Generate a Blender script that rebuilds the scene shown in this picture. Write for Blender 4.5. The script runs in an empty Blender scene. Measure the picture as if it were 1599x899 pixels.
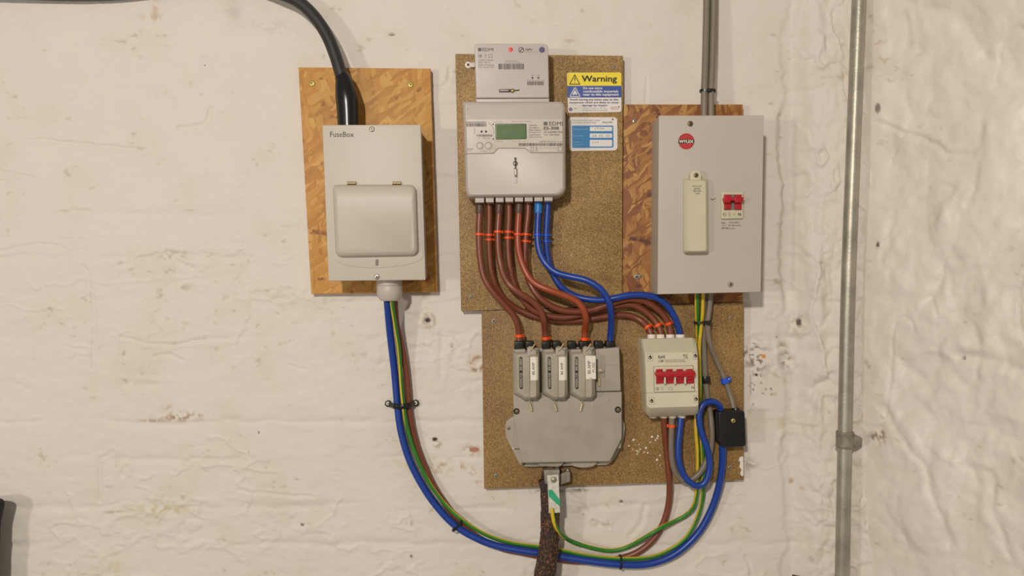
import bpy, bmesh, math, random
import numpy as np
from mathutils import Vector

# ------------------------------------------------------------------ camera, light, exposure
D = 1350.0          # mm, camera to wall
S = 1.05            # mm per photo pixel on the wall plane
ZC = 1500.0         # mm, camera height
CX, CY = 799.5, 449.5
scene = bpy.context.scene
COL = scene.collection

cam_data = bpy.data.cameras.new('camera')
cam_data.sensor_width = 36.0
cam_data.sensor_fit = 'HORIZONTAL'
cam_data.lens = 36.0 * (D / S) / 1599.0
cam_data.clip_start = 0.02
cam = bpy.data.objects.new('camera', cam_data)
cam.location = (0, -D / 1000, ZC / 1000)
cam.rotation_euler = (math.pi / 2, 0, 0)
COL.objects.link(cam)
scene.camera = cam

world = bpy.data.worlds.new('world')
scene.world = world
world.use_nodes = True
bg = world.node_tree.nodes['Background']
bg.inputs[0].default_value = (1.0, 0.92, 0.83, 1)
bg.inputs[1].default_value = 0.26

def area_light(name, loc, target, size, power, col):
    ld = bpy.data.lights.new(name, 'AREA')
    ld.shape = 'DISK'
    ld.size = size
    ld.energy = power
    ld.color = col
    o = bpy.data.objects.new(name, ld)
    o.location = loc
    o.rotation_euler = (Vector(target) - Vector(loc)).to_track_quat('-Z', 'Y').to_euler()
    COL.objects.link(o)

area_light('ceiling_bulb', (-0.62, -2.9, 2.34), (0.05, 0, 1.40), 0.16, 49, (1.0, 0.935, 0.865))
area_light('far_bulb', (-1.95, -2.6, 1.45), (0.2, 0, 1.30), 0.20, 16, (1.0, 0.935, 0.865))
scene.view_settings.view_transform = 'Standard'
scene.view_settings.look = 'None'
scene.view_settings.exposure = 0.02
scene.view_settings.gamma = 1.0
scene.view_settings.use_curve_mapping = False

# ------------------------------------------------------------------ coordinates
def P(px, py, d, dp=None):
    """photo pixel at distance d (mm) out from the wall -> world metres; dp = depth the pixel was read at"""
    k = (D - (d if dp is None else dp)) / D
    return Vector(((px - CX) * S * k / 1000, -d / 1000, (ZC - (py - CY) * S * k) / 1000))

def R(rpx, d):
    return rpx * S * (D - d) / D / 1000

# ------------------------------------------------------------------ materials
def lin(c):
    return tuple(((x / 255) / 12.92 if x / 255 <= 0.04045 else ((x / 255 + 0.055) / 1.055) ** 2.4) for x in c) + (1,)

def mat(name, rgb, rough=0.5, metal=0.0, var=0.06, vscale=60, bump=0.0, bscale=900, spec=0.5):
    m = bpy.data.materials.new(name)
    m.use_nodes = True
    nt = m.node_tree
    b = nt.nodes['Principled BSDF']
    b.inputs['Roughness'].default_value = rough
    b.inputs['Metallic'].default_value = metal
    b.inputs['Specular IOR Level'].default_value = spec
    tc = nt.nodes.new('ShaderNodeTexCoord')
    n = nt.nodes.new('ShaderNodeTexNoise')
    n.inputs['Scale'].default_value = vscale
    n.inputs['Detail'].default_value = 4
    nt.links.new(tc.outputs['Object'], n.inputs['Vector'])
    r = nt.nodes.new('ShaderNodeValToRGB')
    c = lin(rgb)
    r.color_ramp.elements[0].position = 0.3
    r.color_ramp.elements[1].position = 0.7
    r.color_ramp.elements[0].color = tuple(x * (1 - var) for x in c[:3]) + (1,)
    r.color_ramp.elements[1].color = tuple(min(1, x * (1 + var)) for x in c[:3]) + (1,)
    nt.links.new(n.outputs['Fac'], r.inputs['Fac'])
    nt.links.new(r.outputs['Color'], b.inputs['Base Color'])
    if bump:
        n2 = nt.nodes.new('ShaderNodeTexNoise')
        n2.inputs['Scale'].default_value = bscale
        n2.inputs['Detail'].default_value = 3
        bp = nt.nodes.new('ShaderNodeBump')
        bp.inputs['Strength'].default_value = bump
        bp.inputs['Distance'].default_value = 0.001
        nt.links.new(tc.outputs['Object'], n2.inputs['Vector'])
        nt.links.new(n2.outputs['Fac'], bp.inputs['Height'])
        nt.links.new(bp.outputs['Normal'], b.inputs['Normal'])
    return m

def wall_mat(name, rough):
    m = bpy.data.materials.new(name)
    m.use_nodes = True
    nt = m.node_tree
    L = nt.links.new
    b = nt.nodes['Principled BSDF']
    b.inputs['Roughness'].default_value = rough
    b.inputs['Specular IOR Level'].default_value = 0.4
    at = nt.nodes.new('ShaderNodeAttribute')
    at.attribute_name = 'stain'
    L(at.outputs['Color'], b.inputs['Base Color'])
    tc = nt.nodes.new('ShaderNodeTexCoord')
    mp = nt.nodes.new('ShaderNodeMapping')
    mp.inputs['Scale'].default_value = (0.7, 1, 1.3)
    L(tc.outputs['Object'], mp.inputs['Vector'])
    n1 = nt.nodes.new('ShaderNodeTexNoise')
    n1.inputs['Scale'].default_value = 70
    n1.inputs['Detail'].default_value = 8
    n1.inputs['Roughness'].default_value = 0.6
    n2 = nt.nodes.new('ShaderNodeTexNoise')
    n2.inputs['Scale'].default_value = 18
    n2.inputs['Detail'].default_value = 5
    L(mp.outputs['Vector'], n1.inputs['Vector'])
    L(mp.outputs['Vector'], n2.inputs['Vector'])
    b1 = nt.nodes.new('ShaderNodeBump')
    b1.inputs['Strength'].default_value = 0.3
    b1.inputs['Distance'].default_value = 0.003
    b2 = nt.nodes.new('ShaderNodeBump')
    b2.inputs['Strength'].default_value = 0.25
    b2.inputs['Distance'].default_value = 0.008
    L(n1.outputs['Fac'], b1.inputs['Height'])
    L(n2.outputs['Fac'], b2.inputs['Height'])
    L(b1.outputs['Normal'], b2.inputs['Normal'])
    L(b2.outputs['Normal'], b.inputs['Normal'])
    return m

def osb_mat(name, dark, mid, light, seed=0.0):
    m = bpy.data.materials.new(name)
    m.use_nodes = True
    nt = m.node_tree
    L = nt.links.new
    b = nt.nodes['Principled BSDF']
    b.inputs['Roughness'].default_value = 0.55
    tc = nt.nodes.new('ShaderNodeTexCoord')
    nz = nt.nodes.new('ShaderNodeTexNoise')
    nz.inputs['Scale'].default_value = 30
    nz.inputs['Detail'].default_value = 3
    L(tc.outputs['Object'], nz.inputs['Vector'])
    wob = nt.nodes.new('ShaderNodeVectorMath')
    wob.operation = 'SCALE'
    wob.inputs['Scale'].default_value = 0.018
    L(nz.outputs['Color'], wob.inputs[0])
    addv = nt.nodes.new('ShaderNodeVectorMath')
    addv.operation = 'ADD'
    L(tc.outputs['Object'], addv.inputs[0])
    L(wob.outputs[0], addv.inputs[1])
    layers = []
    for i, (ang, sx, sz, sc) in enumerate([(1.3, 1.0, 4.6, 22), (-0.9, 1.0, 5.0, 27), (1.75, 1.0, 4.6, 24), (0.6, 1.0, 5.6, 30)]):
        rot = nt.nodes.new('ShaderNodeMapping')
        rot.inputs['Rotation'].default_value = (0, ang, 0)
        rot.inputs['Location'].default_value = (seed + i * 1.7, 0, seed * 2 + i)
        L(addv.outputs[0], rot.inputs['Vector'])
        st = nt.nodes.new('ShaderNodeMapping')
        st.inputs['Scale'].default_value = (sx, 0.01, sz)
        L(rot.outputs[0], st.inputs['Vector'])
        v = nt.nodes.new('ShaderNodeTexVoronoi')
        v.inputs['Scale'].default_value = sc
        L(st.outputs[0], v.inputs['Vector'])
        sep = nt.nodes.new('ShaderNodeSeparateColor')
        L(v.outputs['Color'], sep.inputs[0])
        # grain along the strand
        gs = nt.nodes.new('ShaderNodeMapping')
        gs.inputs['Scale'].default_value = (20, 1, 260)
        L(rot.outputs[0], gs.inputs['Vector'])
        g = nt.nodes.new('ShaderNodeTexNoise')
        g.inputs['Scale'].default_value = 1.0
        g.inputs['Detail'].default_value = 4
        L(gs.outputs[0], g.inputs['Vector'])
        layers.append((sep, g, v))
    def mixv(a, b_, f):
        mx = nt.nodes.new('ShaderNodeMix')
        mx.data_type = 'FLOAT'
        L(f, mx.inputs[0]); L(a, mx.inputs[2]); L(b_, mx.inputs[3])
        return mx.outputs[0]
    tone = layers[0][0].outputs[0]
    grain = layers[0][1].outputs['Fac']
    for sep, g, v in layers[1:]:
        gt = nt.nodes.new('ShaderNodeMath')
        gt.operation = 'GREATER_THAN'
        gt.inputs[1].default_value = 0.56
        L(sep.outputs[1], gt.inputs[0])
        tone = mixv(tone, sep.outputs[2], gt.outputs[0])
        grain = mixv(grain, g.outputs['Fac'], gt.outputs[0])
    ma = nt.nodes.new('ShaderNodeMath')
    ma.operation = 'MULTIPLY_ADD'
    ma.inputs[1].default_value = 0.55
    L(grain, ma.inputs[0])
    sh = nt.nodes.new('ShaderNodeMath')
    sh.operation = 'SUBTRACT'
    L(tone, sh.inputs[0])
    sh.inputs[1].default_value = 0.27
    L(sh.outputs[0], ma.inputs[2])
    r = nt.nodes.new('ShaderNodeValToRGB')
    el = r.color_ramp.elements
    el[0].position = -0.0; el[0].color = lin(tuple((a + 2 * c) // 3 for a, c in zip(dark, mid)))
    el[1].position = 1.0; el[1].color = lin(light)
    e = el.new(0.36); e.color = lin(mid)
    e = el.new(0.72); e.color = lin(tuple((a + c) // 2 for a, c in zip(mid, light)))
    L(ma.outputs[0], r.inputs['Fac'])
    # dark specks of bark
    sp = nt.nodes.new('ShaderNodeTexNoise')
    sp.inputs['Scale'].default_value = 55
    sp.inputs['Detail'].default_value = 2
    L(tc.outputs['Object'], sp.inputs['Vector'])
    rr_ = nt.nodes.new('ShaderNodeValToRGB')
    rr_.color_ramp.elements[0].position = 0.30; rr_.color_ramp.elements[0].color = (1, 1, 1, 1)
    rr_.color_ramp.elements[1].position = 0.38; rr_.color_ramp.elements[1].color = (0, 0, 0, 1)
    L(sp.outputs['Fac'], rr_.inputs['Fac'])
    mx = nt.nodes.new('ShaderNodeMix')
    mx.data_type = 'RGBA'
    L(rr_.outputs['Color'], mx.inputs[0])
    L(r.outputs['Color'], mx.inputs[6])
    mx.inputs[7].default_value = lin(dark)
    L(mx.outputs[2], b.inputs['Base Color'])
    bp = nt.nodes.new('ShaderNodeBump')
    bp.inputs['Strength'].default_value = 0.35
    bp.inputs['Distance'].default_value = 0.001
    L(ma.outputs[0], bp.inputs['Height'])
    L(bp.outputs['Normal'], b.inputs['Normal'])
    return m

def chip_mat(name, c0, c1, c2):
    m = bpy.data.materials.new(name)
    m.use_nodes = True
    nt = m.node_tree
    L = nt.links.new
    b = nt.nodes['Principled BSDF']
    b.inputs['Roughness'].default_value = 0.6
    tc = nt.nodes.new('ShaderNodeTexCoord')
    n = nt.nodes.new('ShaderNodeTexNoise')
    n.inputs['Scale'].default_value = 480
    n.inputs['Detail'].default_value = 3
    n.inputs['Roughness'].default_value = 0.7
    L(tc.outputs['Object'], n.inputs['Vector'])
    n2 = nt.nodes.new('ShaderNodeTexNoise')
    n2.inputs['Scale'].default_value = 12
    n2.inputs['Detail'].default_value = 5
    L(tc.outputs['Object'], n2.inputs['Vector'])
    ad = nt.nodes.new('ShaderNodeMath')
    ad.operation = 'MULTIPLY_ADD'
    ad.inputs[1].default_value = 0.35
    L(n2.outputs['Fac'], ad.inputs[0]); L(n.outputs['Fac'], ad.inputs[2])
    r = nt.nodes.new('ShaderNodeValToRGB')
    el = r.color_ramp.elements
    el[0].position = 0.5; el[0].color = lin(c0)
    el[1].position = 0.95; el[1].color = lin(c2)
    e = el.new(0.68); e.color = lin(c1)
    L(ad.outputs[0], r.inputs['Fac'])
    L(r.outputs['Color'], b.inputs['Base Color'])
    bp = nt.nodes.new('ShaderNodeBump')
    bp.inputs['Strength'].default_value = 0.3
    bp.inputs['Distance'].default_value = 0.0006
    L(n.outputs['Fac'], bp.inputs['Height'])
    L(bp.outputs['Normal'], b.inputs['Normal'])
    return m

def tar_mat(name):
    m = bpy.data.materials.new(name)
    m.use_nodes = True
    nt = m.node_tree
    L = nt.links.new
    b = nt.nodes['Principled BSDF']
    b.inputs['Roughness'].default_value = 0.6
    tc = nt.nodes.new('ShaderNodeTexCoord')
    mp = nt.nodes.new('ShaderNodeMapping')
    mp.inputs['Scale'].default_value = (1.3, 1.3, 0.8)
    L(tc.outputs['Object'], mp.inputs['Vector'])
    n = nt.nodes.new('ShaderNodeTexNoise')
    n.inputs['Scale'].default_value = 260
    n.inputs['Detail'].default_value = 4
    n.inputs['Roughness'].default_value = 0.65
    L(mp.outputs[0], n.inputs['Vector'])
    r = nt.nodes.new('ShaderNodeValToRGB')
    el = r.color_ramp.elements
    el[0].position = 0.42; el[0].color = lin((30, 18, 10))
    el[1].position = 0.78; el[1].color = lin((205, 165, 110))
    e = el.new(0.54); e.color = lin((62, 38, 20))
    e = el.new(0.64); e.color = lin((134, 84, 48))
    L(n.outputs['Fac'], r.inputs['Fac'])
    L(r.outputs['Color'], b.inputs['Base Color'])
    bp = nt.nodes.new('ShaderNodeBump')
    bp.inputs['Strength'].default_value = 0.9
    bp.inputs['Distance'].default_value = 0.002
    L(n.outputs['Fac'], bp.inputs['Height'])
    L(bp.outputs['Normal'], b.inputs['Normal'])
    return m

def pipe_mat(name):
    m = mat(name, (164, 158, 142), rough=0.42, metal=0.55, var=0.22, vscale=25, bump=0.25, bscale=300)
    return m

M = {
    'wall': wall_mat('whitewashed_brick', 0.6),
    'wall_gloss': wall_mat('whitewashed_rubble', 0.42),
    'osb': osb_mat('osb_golden', (138, 80, 22), (184, 128, 46), (204, 154, 74), 0.0),
    'osb2': osb_mat('osb_brown', (88, 44, 14), (136, 80, 28), (182, 134, 64), 3.1),
    'chip': chip_mat('chipboard', (104, 76, 34), (146, 112, 60), (192, 160, 104)),
    'chip2': chip_mat('chipboard_low', (100, 72, 32), (138, 104, 54), (176, 144, 88)),
    'chip_edge': mat('chipboard_edge', (112, 84, 46), 0.8, var=0.3, vscale=200),
    'cream': mat('cream_plastic', (186, 177, 160), 0.45, var=0.02, vscale=15),
    'cream_iso': mat('ivory_plastic', (206, 197, 170), 0.4, var=0.03, vscale=20),
    'ivory_old': mat('aged_ivory_plastic', (198, 188, 158), 0.4, var=0.04, vscale=30),
    'meter': mat('meter_plastic', (189, 177, 165), 0.42, var=0.02, vscale=20),
    'hub': mat('hub_plastic', (187, 175, 168), 0.42, var=0.02, vscale=20),
    'print_panel': mat('print_panel', (196, 185, 170), 0.45, var=0.02),
    'wylex': mat('light_grey_enamel', (184, 174, 161), 0.5, var=0.025, vscale=12),
    'wylex_side': mat('grey_enamel_side', (178, 168, 152), 0.5, var=0.04, vscale=12),
    'grey_plastic': mat('grey_bakelite', (160, 150, 134), 0.5, var=0.09, vscale=28, bump=0.12, bscale=500),
    'grey_plastic2': mat('grey_carrier', (166, 157, 138), 0.45, var=0.07, vscale=30),
    'dark_gap': mat('shadow_gap', (40, 34, 28), 0.8),
    'black': mat('black_plastic', (20, 19, 18), 0.32, var=0.15),
    'black_cable': mat('black_cable', (44, 40, 36), 0.45, var=0.12),
    'shrink': mat('black_heatshrink', (22, 21, 20), 0.25, var=0.1),
    'blue': mat('blue_pvc', (20, 58, 140), 0.35, var=0.05),
    'blue_tape': mat('light_blue_sleeve', (32, 112, 178), 0.4, var=0.06),
    'blue_tie': mat('blue_tie', (30, 80, 196), 0.4),
    'brown': mat('brown_pvc', (118, 61, 40), 0.36, var=0.07),
    'brown_red': mat('rust_brown_pvc', (150, 66, 34), 0.36, var=0.06),
    'brown_dark': mat('dark_brown_sleeve', (84, 58, 42), 0.45, var=0.1),
    'orange': mat('orange_tie', (232, 84, 24), 0.4, var=0.08),
    'green': mat('green_pvc', (44, 118, 30), 0.38, var=0.06),
    'yellow': mat('yellow_pvc', (208, 172, 34), 0.38, var=0.05),
    'grey_cable': mat('grey_pvc', (124, 112, 96), 0.45, var=0.05),
    'red': mat('red_toggle', (172, 22, 32), 0.35, var=0.05),
    'red_dot': mat('red_led', (226, 54, 46), 0.4),
    'zinc': mat('zinc_screw', (170, 162, 145), 0.35, metal=0.7, var=0.1, vscale=200),
    'zinc_dull': mat('dull_screw', (150, 140, 122), 0.5, metal=0.3, var=0.15, vscale=200),
    'brass': mat('yellow_passivated', (190, 172, 86), 0.35, metal=0.6, var=0.1, vscale=200),
    'brass_dark': mat('aged_brass', (112, 96, 58), 0.4, metal=0.6, var=0.15, vscale=200),
    'copper': mat('hinge_bronze', (150, 124, 92), 0.3, metal=0.8),
    'galv': pipe_mat('galvanised_steel'),
    'galv_clamp': mat('galvanised_cast', (138, 130, 114), 0.6, metal=0.3, var=0.2, vscale=120, bump=0.4),
    'ink': mat('dark_ink', (62, 54, 50), 0.6),
    'ink_mid': mat('grey_ink', (122, 110, 100), 0.6),
    'ink_black': mat('black_ink', (34, 26, 22), 0.6),
    'ink_navy': mat('navy_ink', (74, 72, 108), 0.6),
    'ink_red': mat('red_ink', (176, 88, 70), 0.6),
    'ink_pen': mat('pen_ink', (120, 116, 128), 0.6),
    'lcd': mat('lcd_green', (66, 98, 30), 0.5, var=0.12, vscale=90),
    'lcd_rim': mat('lcd_rim', (58, 74, 40), 0.4),
    'lcd_dark': mat('lcd_segment', (46, 74, 24), 0.35),
    'white': mat('white_paper', (226, 216, 200), 0.55, var=0.02),
    'white_lbl': mat('white_vinyl', (220, 212, 204), 0.4, var=0.02),
    'yel_lbl': mat('yellow_vinyl', (232, 208, 36), 0.4, var=0.02),
    'blu_lbl': mat('blue_vinyl', (44, 72, 146), 0.4, var=0.03),
    'cyan_lbl': mat('cyan_vinyl', (30, 118, 172), 0.4, var=0.03),
    'cyan_txt': mat('pale_cyan_ink', (130, 184, 214), 0.5),
    'badge_red': mat('badge_red', (176, 32, 34), 0.4, var=0.05),
    'tag_metal': mat('metal_tag', (200, 194, 178), 0.5, metal=0.0, var=0.2, vscale=150),
    'tag_green': mat('green_stripe', (40, 158, 112), 0.45, var=0.1),
    'tar': tar_mat('tarred_hessian'),
    'tar_tape': mat('black_tape', (40, 28, 20), 0.6, var=0.3, vscale=120, bump=0.5),
    'bituwood': mat('dark_wood', (110, 84, 62), 0.7, var=0.3, vscale=60),
    'seal': mat('seal_wire', (196, 178, 140), 0.4, metal=0.3),
    'bag': mat('black_fabric', (30, 28, 27), 0.8, var=0.3, vscale=200, bump=0.5),
}

# ------------------------------------------------------------------ mesh building
def area2(p):
    return sum(p[i][0] * p[(i + 1) % len(p)][1] - p[(i + 1) % len(p)][0] * p[i][1] for i in range(len(p)))

def inset(poly, k):
    """shrink a pixel polygon by k on every side (k may be negative)"""
    xs, ys = [p[0] for p in poly], [p[1] for p in poly]
    x0, x1, y0, y1 = min(xs), max(xs), min(ys), max(ys)
    fx = max(.1, (x1 - x0 - 2 * k) / (x1 - x0)); fy = max(.1, (y1 - y0 - 2 * k) / (y1 - y0))
    cx, cy = (x0 + x1) / 2, (y0 + y1) / 2
    return [(cx + (x - cx) * fx, cy + (y - cy) * fy) for x, y in poly]

def rpoly(pts, r, n=5):
    """polygon with filleted corners; r scalar or per corner"""
    out = []
    m = len(pts)
    for i in range(m):
        rr = r[i] if isinstance(r, (list, tuple)) else r
        a, b, c = Vector(pts[i - 1]), Vector(pts[i]), Vector(pts[(i + 1) % m])
        if rr <= 0:
            out.append(tuple(b)); continue
        u, v = (a - b).normalized(), (c - b).normalized()
        t = min(rr, (a - b).length * 0.49, (c - b).length * 0.49)
        p0, p1 = b + u * t, b + v * t
        for j in range(n + 1):
            q = j / n
            p = p0 * (1 - q) ** 2 + b * 2 * q * (1 - q) + p1 * q * q
            out.append(tuple(p))
    return out

def rect(x0, y0, x1, y1, r=0, n=5):
    p = [(x0, y0), (x1, y0), (x1, y1), (x0, y1)]
    return rpoly(p, r, n) if r else p

def circ(x, y, r, n=24, ry=None):
    ry = r if ry is None else ry
    return [(x + r * math.cos(2 * math.pi * i / n), y + ry * math.sin(2 * math.pi * i / n)) for i in range(n)]

class MB:
    def __init__(self):
        self.v, self.f, self.m, self.mats, self.capf = [], [], [], [], []
    def mi(self, mt):
        if mt not in self.mats: self.mats.append(mt)
        return self.mats.index(mt)
    def add(self, vs, fs, mt):
        o = len(self.v)
        self.v += [Vector(v) for v in vs]
        k = self.mi(mt)
        for f in fs:
            self.f.append([o + i for i in f]); self.m.append(k)
        return self
    def loft(self, rings, mt, caps=(True, True)):
        """rings: list of (polygon px, d[, dp]) from back to front"""
        n = len(rings[0][0])
        vs, fs = [], []
        for rg in rings:
            dp = rg[2] if len(rg) > 2 else None
            vs += [P(x, y, rg[1], dp) for x, y in rg[0]]
        for k in range(len(rings) - 1):
            for i in range(n):
                j = (i + 1) % n
                fs.append((k * n + i, k * n + j, (k + 1) * n + j, (k + 1) * n + i))
        fo = len(self.f) + len(fs)
        if caps[0]: fs.append(tuple(range(n - 1, -1, -1)))
        if caps[1]: fs.append(tuple((len(rings) - 1) * n + i for i in range(n)))
        self.capf += list(range(fo, len(self.f) + len(fs)))
        return self.add(vs, fs, mt)
    def plate(self, poly, d0, d1, mt, bev=1.0):
        """straight block, back at d0, front at d1 with a rounded front rim; pixels read at the front"""
        if bev <= 0:
            return self.loft([(poly, d0, d1), (poly, d1, d1)], mt)
        rs = [(poly, d0, d1)]
        for k in range(5):
            a = k / 4 * math.pi / 2
            rs.append((inset(poly, bev * (1 - math.cos(a))), d1 - bev * (1 - math.sin(a)), d1))
        return self.loft(rs, mt)
    def flat(self, poly, d, mt, th=0.12):
        return self.loft([(poly, d - th, d), (poly, d, d)], mt)
    def line(self, pts, w, d, mt, closed=False, th=0.1):
        """thin printed or cut line along px points"""
        n = len(pts)
        for i in range(n if closed else n - 1):
            a, b = Vector(pts[i]), Vector(pts[(i + 1) % n])
            if (b - a).length < 1e-6: continue
            t = (b - a).normalized() * (w / 2)
            nn = Vector((-t.y, t.x))
            self.flat([tuple(a + nn - t * .5), tuple(b + nn + t * .5), tuple(b - nn + t * .5), tuple(a - nn - t * .5)], d, mt, th)
        return self
    def box(self, x0, y0, x1, y1, d0, d1, mt, bev=0.6):
        return self.plate(rect(x0, y0, x1, y1), d0, d1, mt, bev)
    def text(self, s, x0, y0, x1, y1, d, mt, rot=0, bold=0.0, shear=0.0):
        cu = bpy.data.curves.new('t', 'FONT')
        cu.body = s
        cu.size = 1.0
        cu.resolution_u = 2
        cu.shear = shear
        ob = bpy.data.objects.new('t', cu)
        COL.objects.link(ob)
        dg = bpy.context.evaluated_depsgraph_get()
        me = bpy.data.meshes.new_from_object(ob.evaluated_get(dg))
        vs = [tuple(v.co) for v in me.vertices]
        fs = [tuple(p.vertices) for p in me.polygons]
        bpy.data.objects.remove(ob); bpy.data.curves.remove(cu); bpy.data.meshes.remove(me)
        if not vs: return self
        ax, bx = min(v[0] for v in vs), max(v[0] for v in vs)
        ay, by = min(v[1] for v in vs), max(v[1] for v in vs)
        h = (y1 - y0) if rot == 0 else (x1 - x0)
        s_ = min(bold * 1.5 * h, .9)
        offs = [(0, 0)] if s_ <= 0 else [(-s_, -s_ * .5), (s_, -s_ * .5), (-s_, s_ * .5), (s_, s_ * .5), (0, 0)]
        if s_ > 0:
            if rot == 0: x0 += s_; x1 -= s_
            else: y0 += s_; y1 -= s_
        for n_, (ox, oy) in enumerate(offs):
            out = []
            for v in vs:
                u = (v[0] - ax) / max(bx - ax, 1e-6); w = (v[1] - ay) / max(by - ay, 1e-6)
                if rot == 0: X, Y = x0 + u * (x1 - x0) + ox, y1 - w * (y1 - y0) + oy
                else: X, Y = x0 + (1 - w) * (x1 - x0) + oy, y1 - u * (y1 - y0) + ox
                out.append(P(X, Y, d + n_ * .012, d))
            self.add(out, fs, mt)
        return self
    def bars(self, x0, y0, x1, y1, d, mt, seed=1):
        rnd = random.Random(seed)
        x = x0
        while x < x1 - .4:
            w = rnd.choice([.3, .3, .5, .8])
            self.flat(rect(x, y0, min(x + w, x1), y1), d, mt, .08)
            x += w + rnd.choice([.25, .35, .6])
        return self
    def disc(self, x, y, r, d0, d1, mt, n=24, dome=0.0):
        rs = [(circ(x, y, r, n), d0, d1), (circ(x, y, r, n), d1 - dome, d1)]
        if dome:
            for k in range(1, 4):
                a = k / 4 * math.pi / 2
                rs.append((circ(x, y, r * math.cos(a), n), d1 - dome + dome * math.sin(a), d1))
        return self.loft(rs, mt)
    def frames(self, pts):
        """pts: world points -> list of (p, tangent, n1, n2)"""
        out = []
        T = [(pts[min(i + 1, len(pts) - 1)] - pts[max(i - 1, 0)]).normalized() for i in range(len(pts))]
        up = Vector((0, -1, 0))
        for i, p in enumerate(pts):
            n1 = (up - T[i] * up.dot(T[i]))
            if n1.length < 1e-4: n1 = Vector((1, 0, 0))
            n1.normalize()
            out.append((p, T[i], n1, T[i].cross(n1)))
        return out
    def tube(self, pts, radii, mt, segs=16, stripe=None, closed=False, flat=None):
        """pts world points, radii metres; stripe=(mat2, fraction, phase function of index)"""
        fr = self.frames(pts)
        vs, fs, ms = [], [], []
        for i, (p, t, a, b) in enumerate(fr):
            r = radii[i] if isinstance(radii, list) else radii
            for k in range(segs):
                an = 2 * math.pi * k / segs
                fa, fb = (1, 1) if flat is None else flat
                vs.append(p + a * (math.cos(an) * r * fa) + b * (math.sin(an) * r * fb))
        o = len(self.v)
        self.v += vs
        m1 = self.mi(mt)
        m2 = self.mi(stripe[0]) if stripe else m1
        for i in range(len(fr) - 1):
            for k in range(segs):
                j = (k + 1) % segs
                self.f.append([o + i * segs + k, o + i * segs + j, o + (i + 1) * segs + j, o + (i + 1) * segs + k])
                sel = m1
                if stripe:
                    ph = ((k / segs) - stripe[2](i / max(1, len(fr) - 1))) % 1.0
                    if ph < stripe[1]: sel = m2
                self.m.append(sel)
        if not closed:
            self.f.append([o + k for k in range(segs - 1, -1, -1)]); self.m.append(m1)
            self.f.append([o + (len(fr) - 1) * segs + k for k in range(segs)]); self.m.append(m1)
        return self
    def build(self, name, parent=None, smooth=35):
        me = bpy.data.meshes.new(name)
        ctr = Vector((0, 0, 0))
        if parent is None:
            lo = Vector([min(v[i] for v in self.v) for i in range(3)]); hi = Vector([max(v[i] for v in self.v) for i in range(3)])
            ctr = (lo + hi) / 2
        else:
            q = parent
            while q.parent: ctr = ctr + q.location; q = q.parent
            ctr = ctr + q.location
        me.from_pydata([tuple(v - ctr) for v in self.v], [], self.f)
        for m_ in self.mats: me.materials.append(m_)
        me.polygons.foreach_set('material_index', self.m)
        bm = bmesh.new(); bm.from_mesh(me)
        bmesh.ops.recalc_face_normals(bm, faces=bm.faces)
        bm.to_mesh(me); bm.free()
        sm = [True] * len(me.polygons)
        for i in self.capf: sm[i] = False
        me.polygons.foreach_set('use_smooth', sm)
        me.set_sharp_from_angle(angle=math.radians(smooth))
        me.update()
        o = bpy.data.objects.new(name, me)
        COL.objects.link(o)
        if parent is None: o.location = ctr
        else: o.parent = parent
        return o

def tag(o, label, cat=None, group=None, kind=None):
    if label: o['label'] = label
    if cat: o['category'] = cat
    if group: o['group'] = group
    if kind: o['kind'] = kind
    return o

def thing(name, px, py, d, label, cat, group=None):
    o = bpy.data.objects.new(name, None)
    o.empty_display_size = 0.02
    o.location = P(px, py, d)
    COL.objects.link(o)
    return tag(o, label, cat, group)

def spline(pts, sub=8):
    """Catmull-Rom through (px,py,d[,r]) control points"""
    n = len(pts)
    dim = len(pts[0])
    out = []
    for i in range(n - 1):
        p0 = pts[max(i - 1, 0)]; p1 = pts[i]; p2 = pts[i + 1]; p3 = pts[min(i + 2, n - 1)]
        for j in range(sub):
            t = j / sub
            out.append(tuple(0.5 * ((2 * p1[k]) + (-p0[k] + p2[k]) * t + (2 * p0[k] - 5 * p1[k] + 4 * p2[k] - p3[k]) * t * t + (-p0[k] + 3 * p1[k] - 3 * p2[k] + p3[k]) * t ** 3) for k in range(dim)))
    out.append(tuple(pts[-1]))
    return out

def smooth_path(pts, passes=2):
    pts = [tuple(p) for p in pts]
    for _ in range(passes):
        q = [pts[0]]
        for i in range(1, len(pts) - 1):
            q.append(tuple(0.25 * pts[i - 1][k] + 0.5 * pts[i][k] + 0.25 * pts[i + 1][k] for k in range(len(pts[i]))))
        q.append(pts[-1]); pts = q
    return pts

def withd(pts, ds):
    """give 2-D px points depths interpolated from (index fraction, depth) keys"""
    n = len(pts)
    out = []
    for i, p in enumerate(pts):
        t = i / (n - 1)
        for a, b in zip(ds, ds[1:]):
            if a[0] <= t <= b[0]:
                f = (t - a[0]) / max(b[0] - a[0], 1e-6)
                f = f * f * (3 - 2 * f)
                out.append((p[0], p[1], a[1] + (b[1] - a[1]) * f)); break
        else: out.append((p[0], p[1], ds[-1][1]))
    return out

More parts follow.
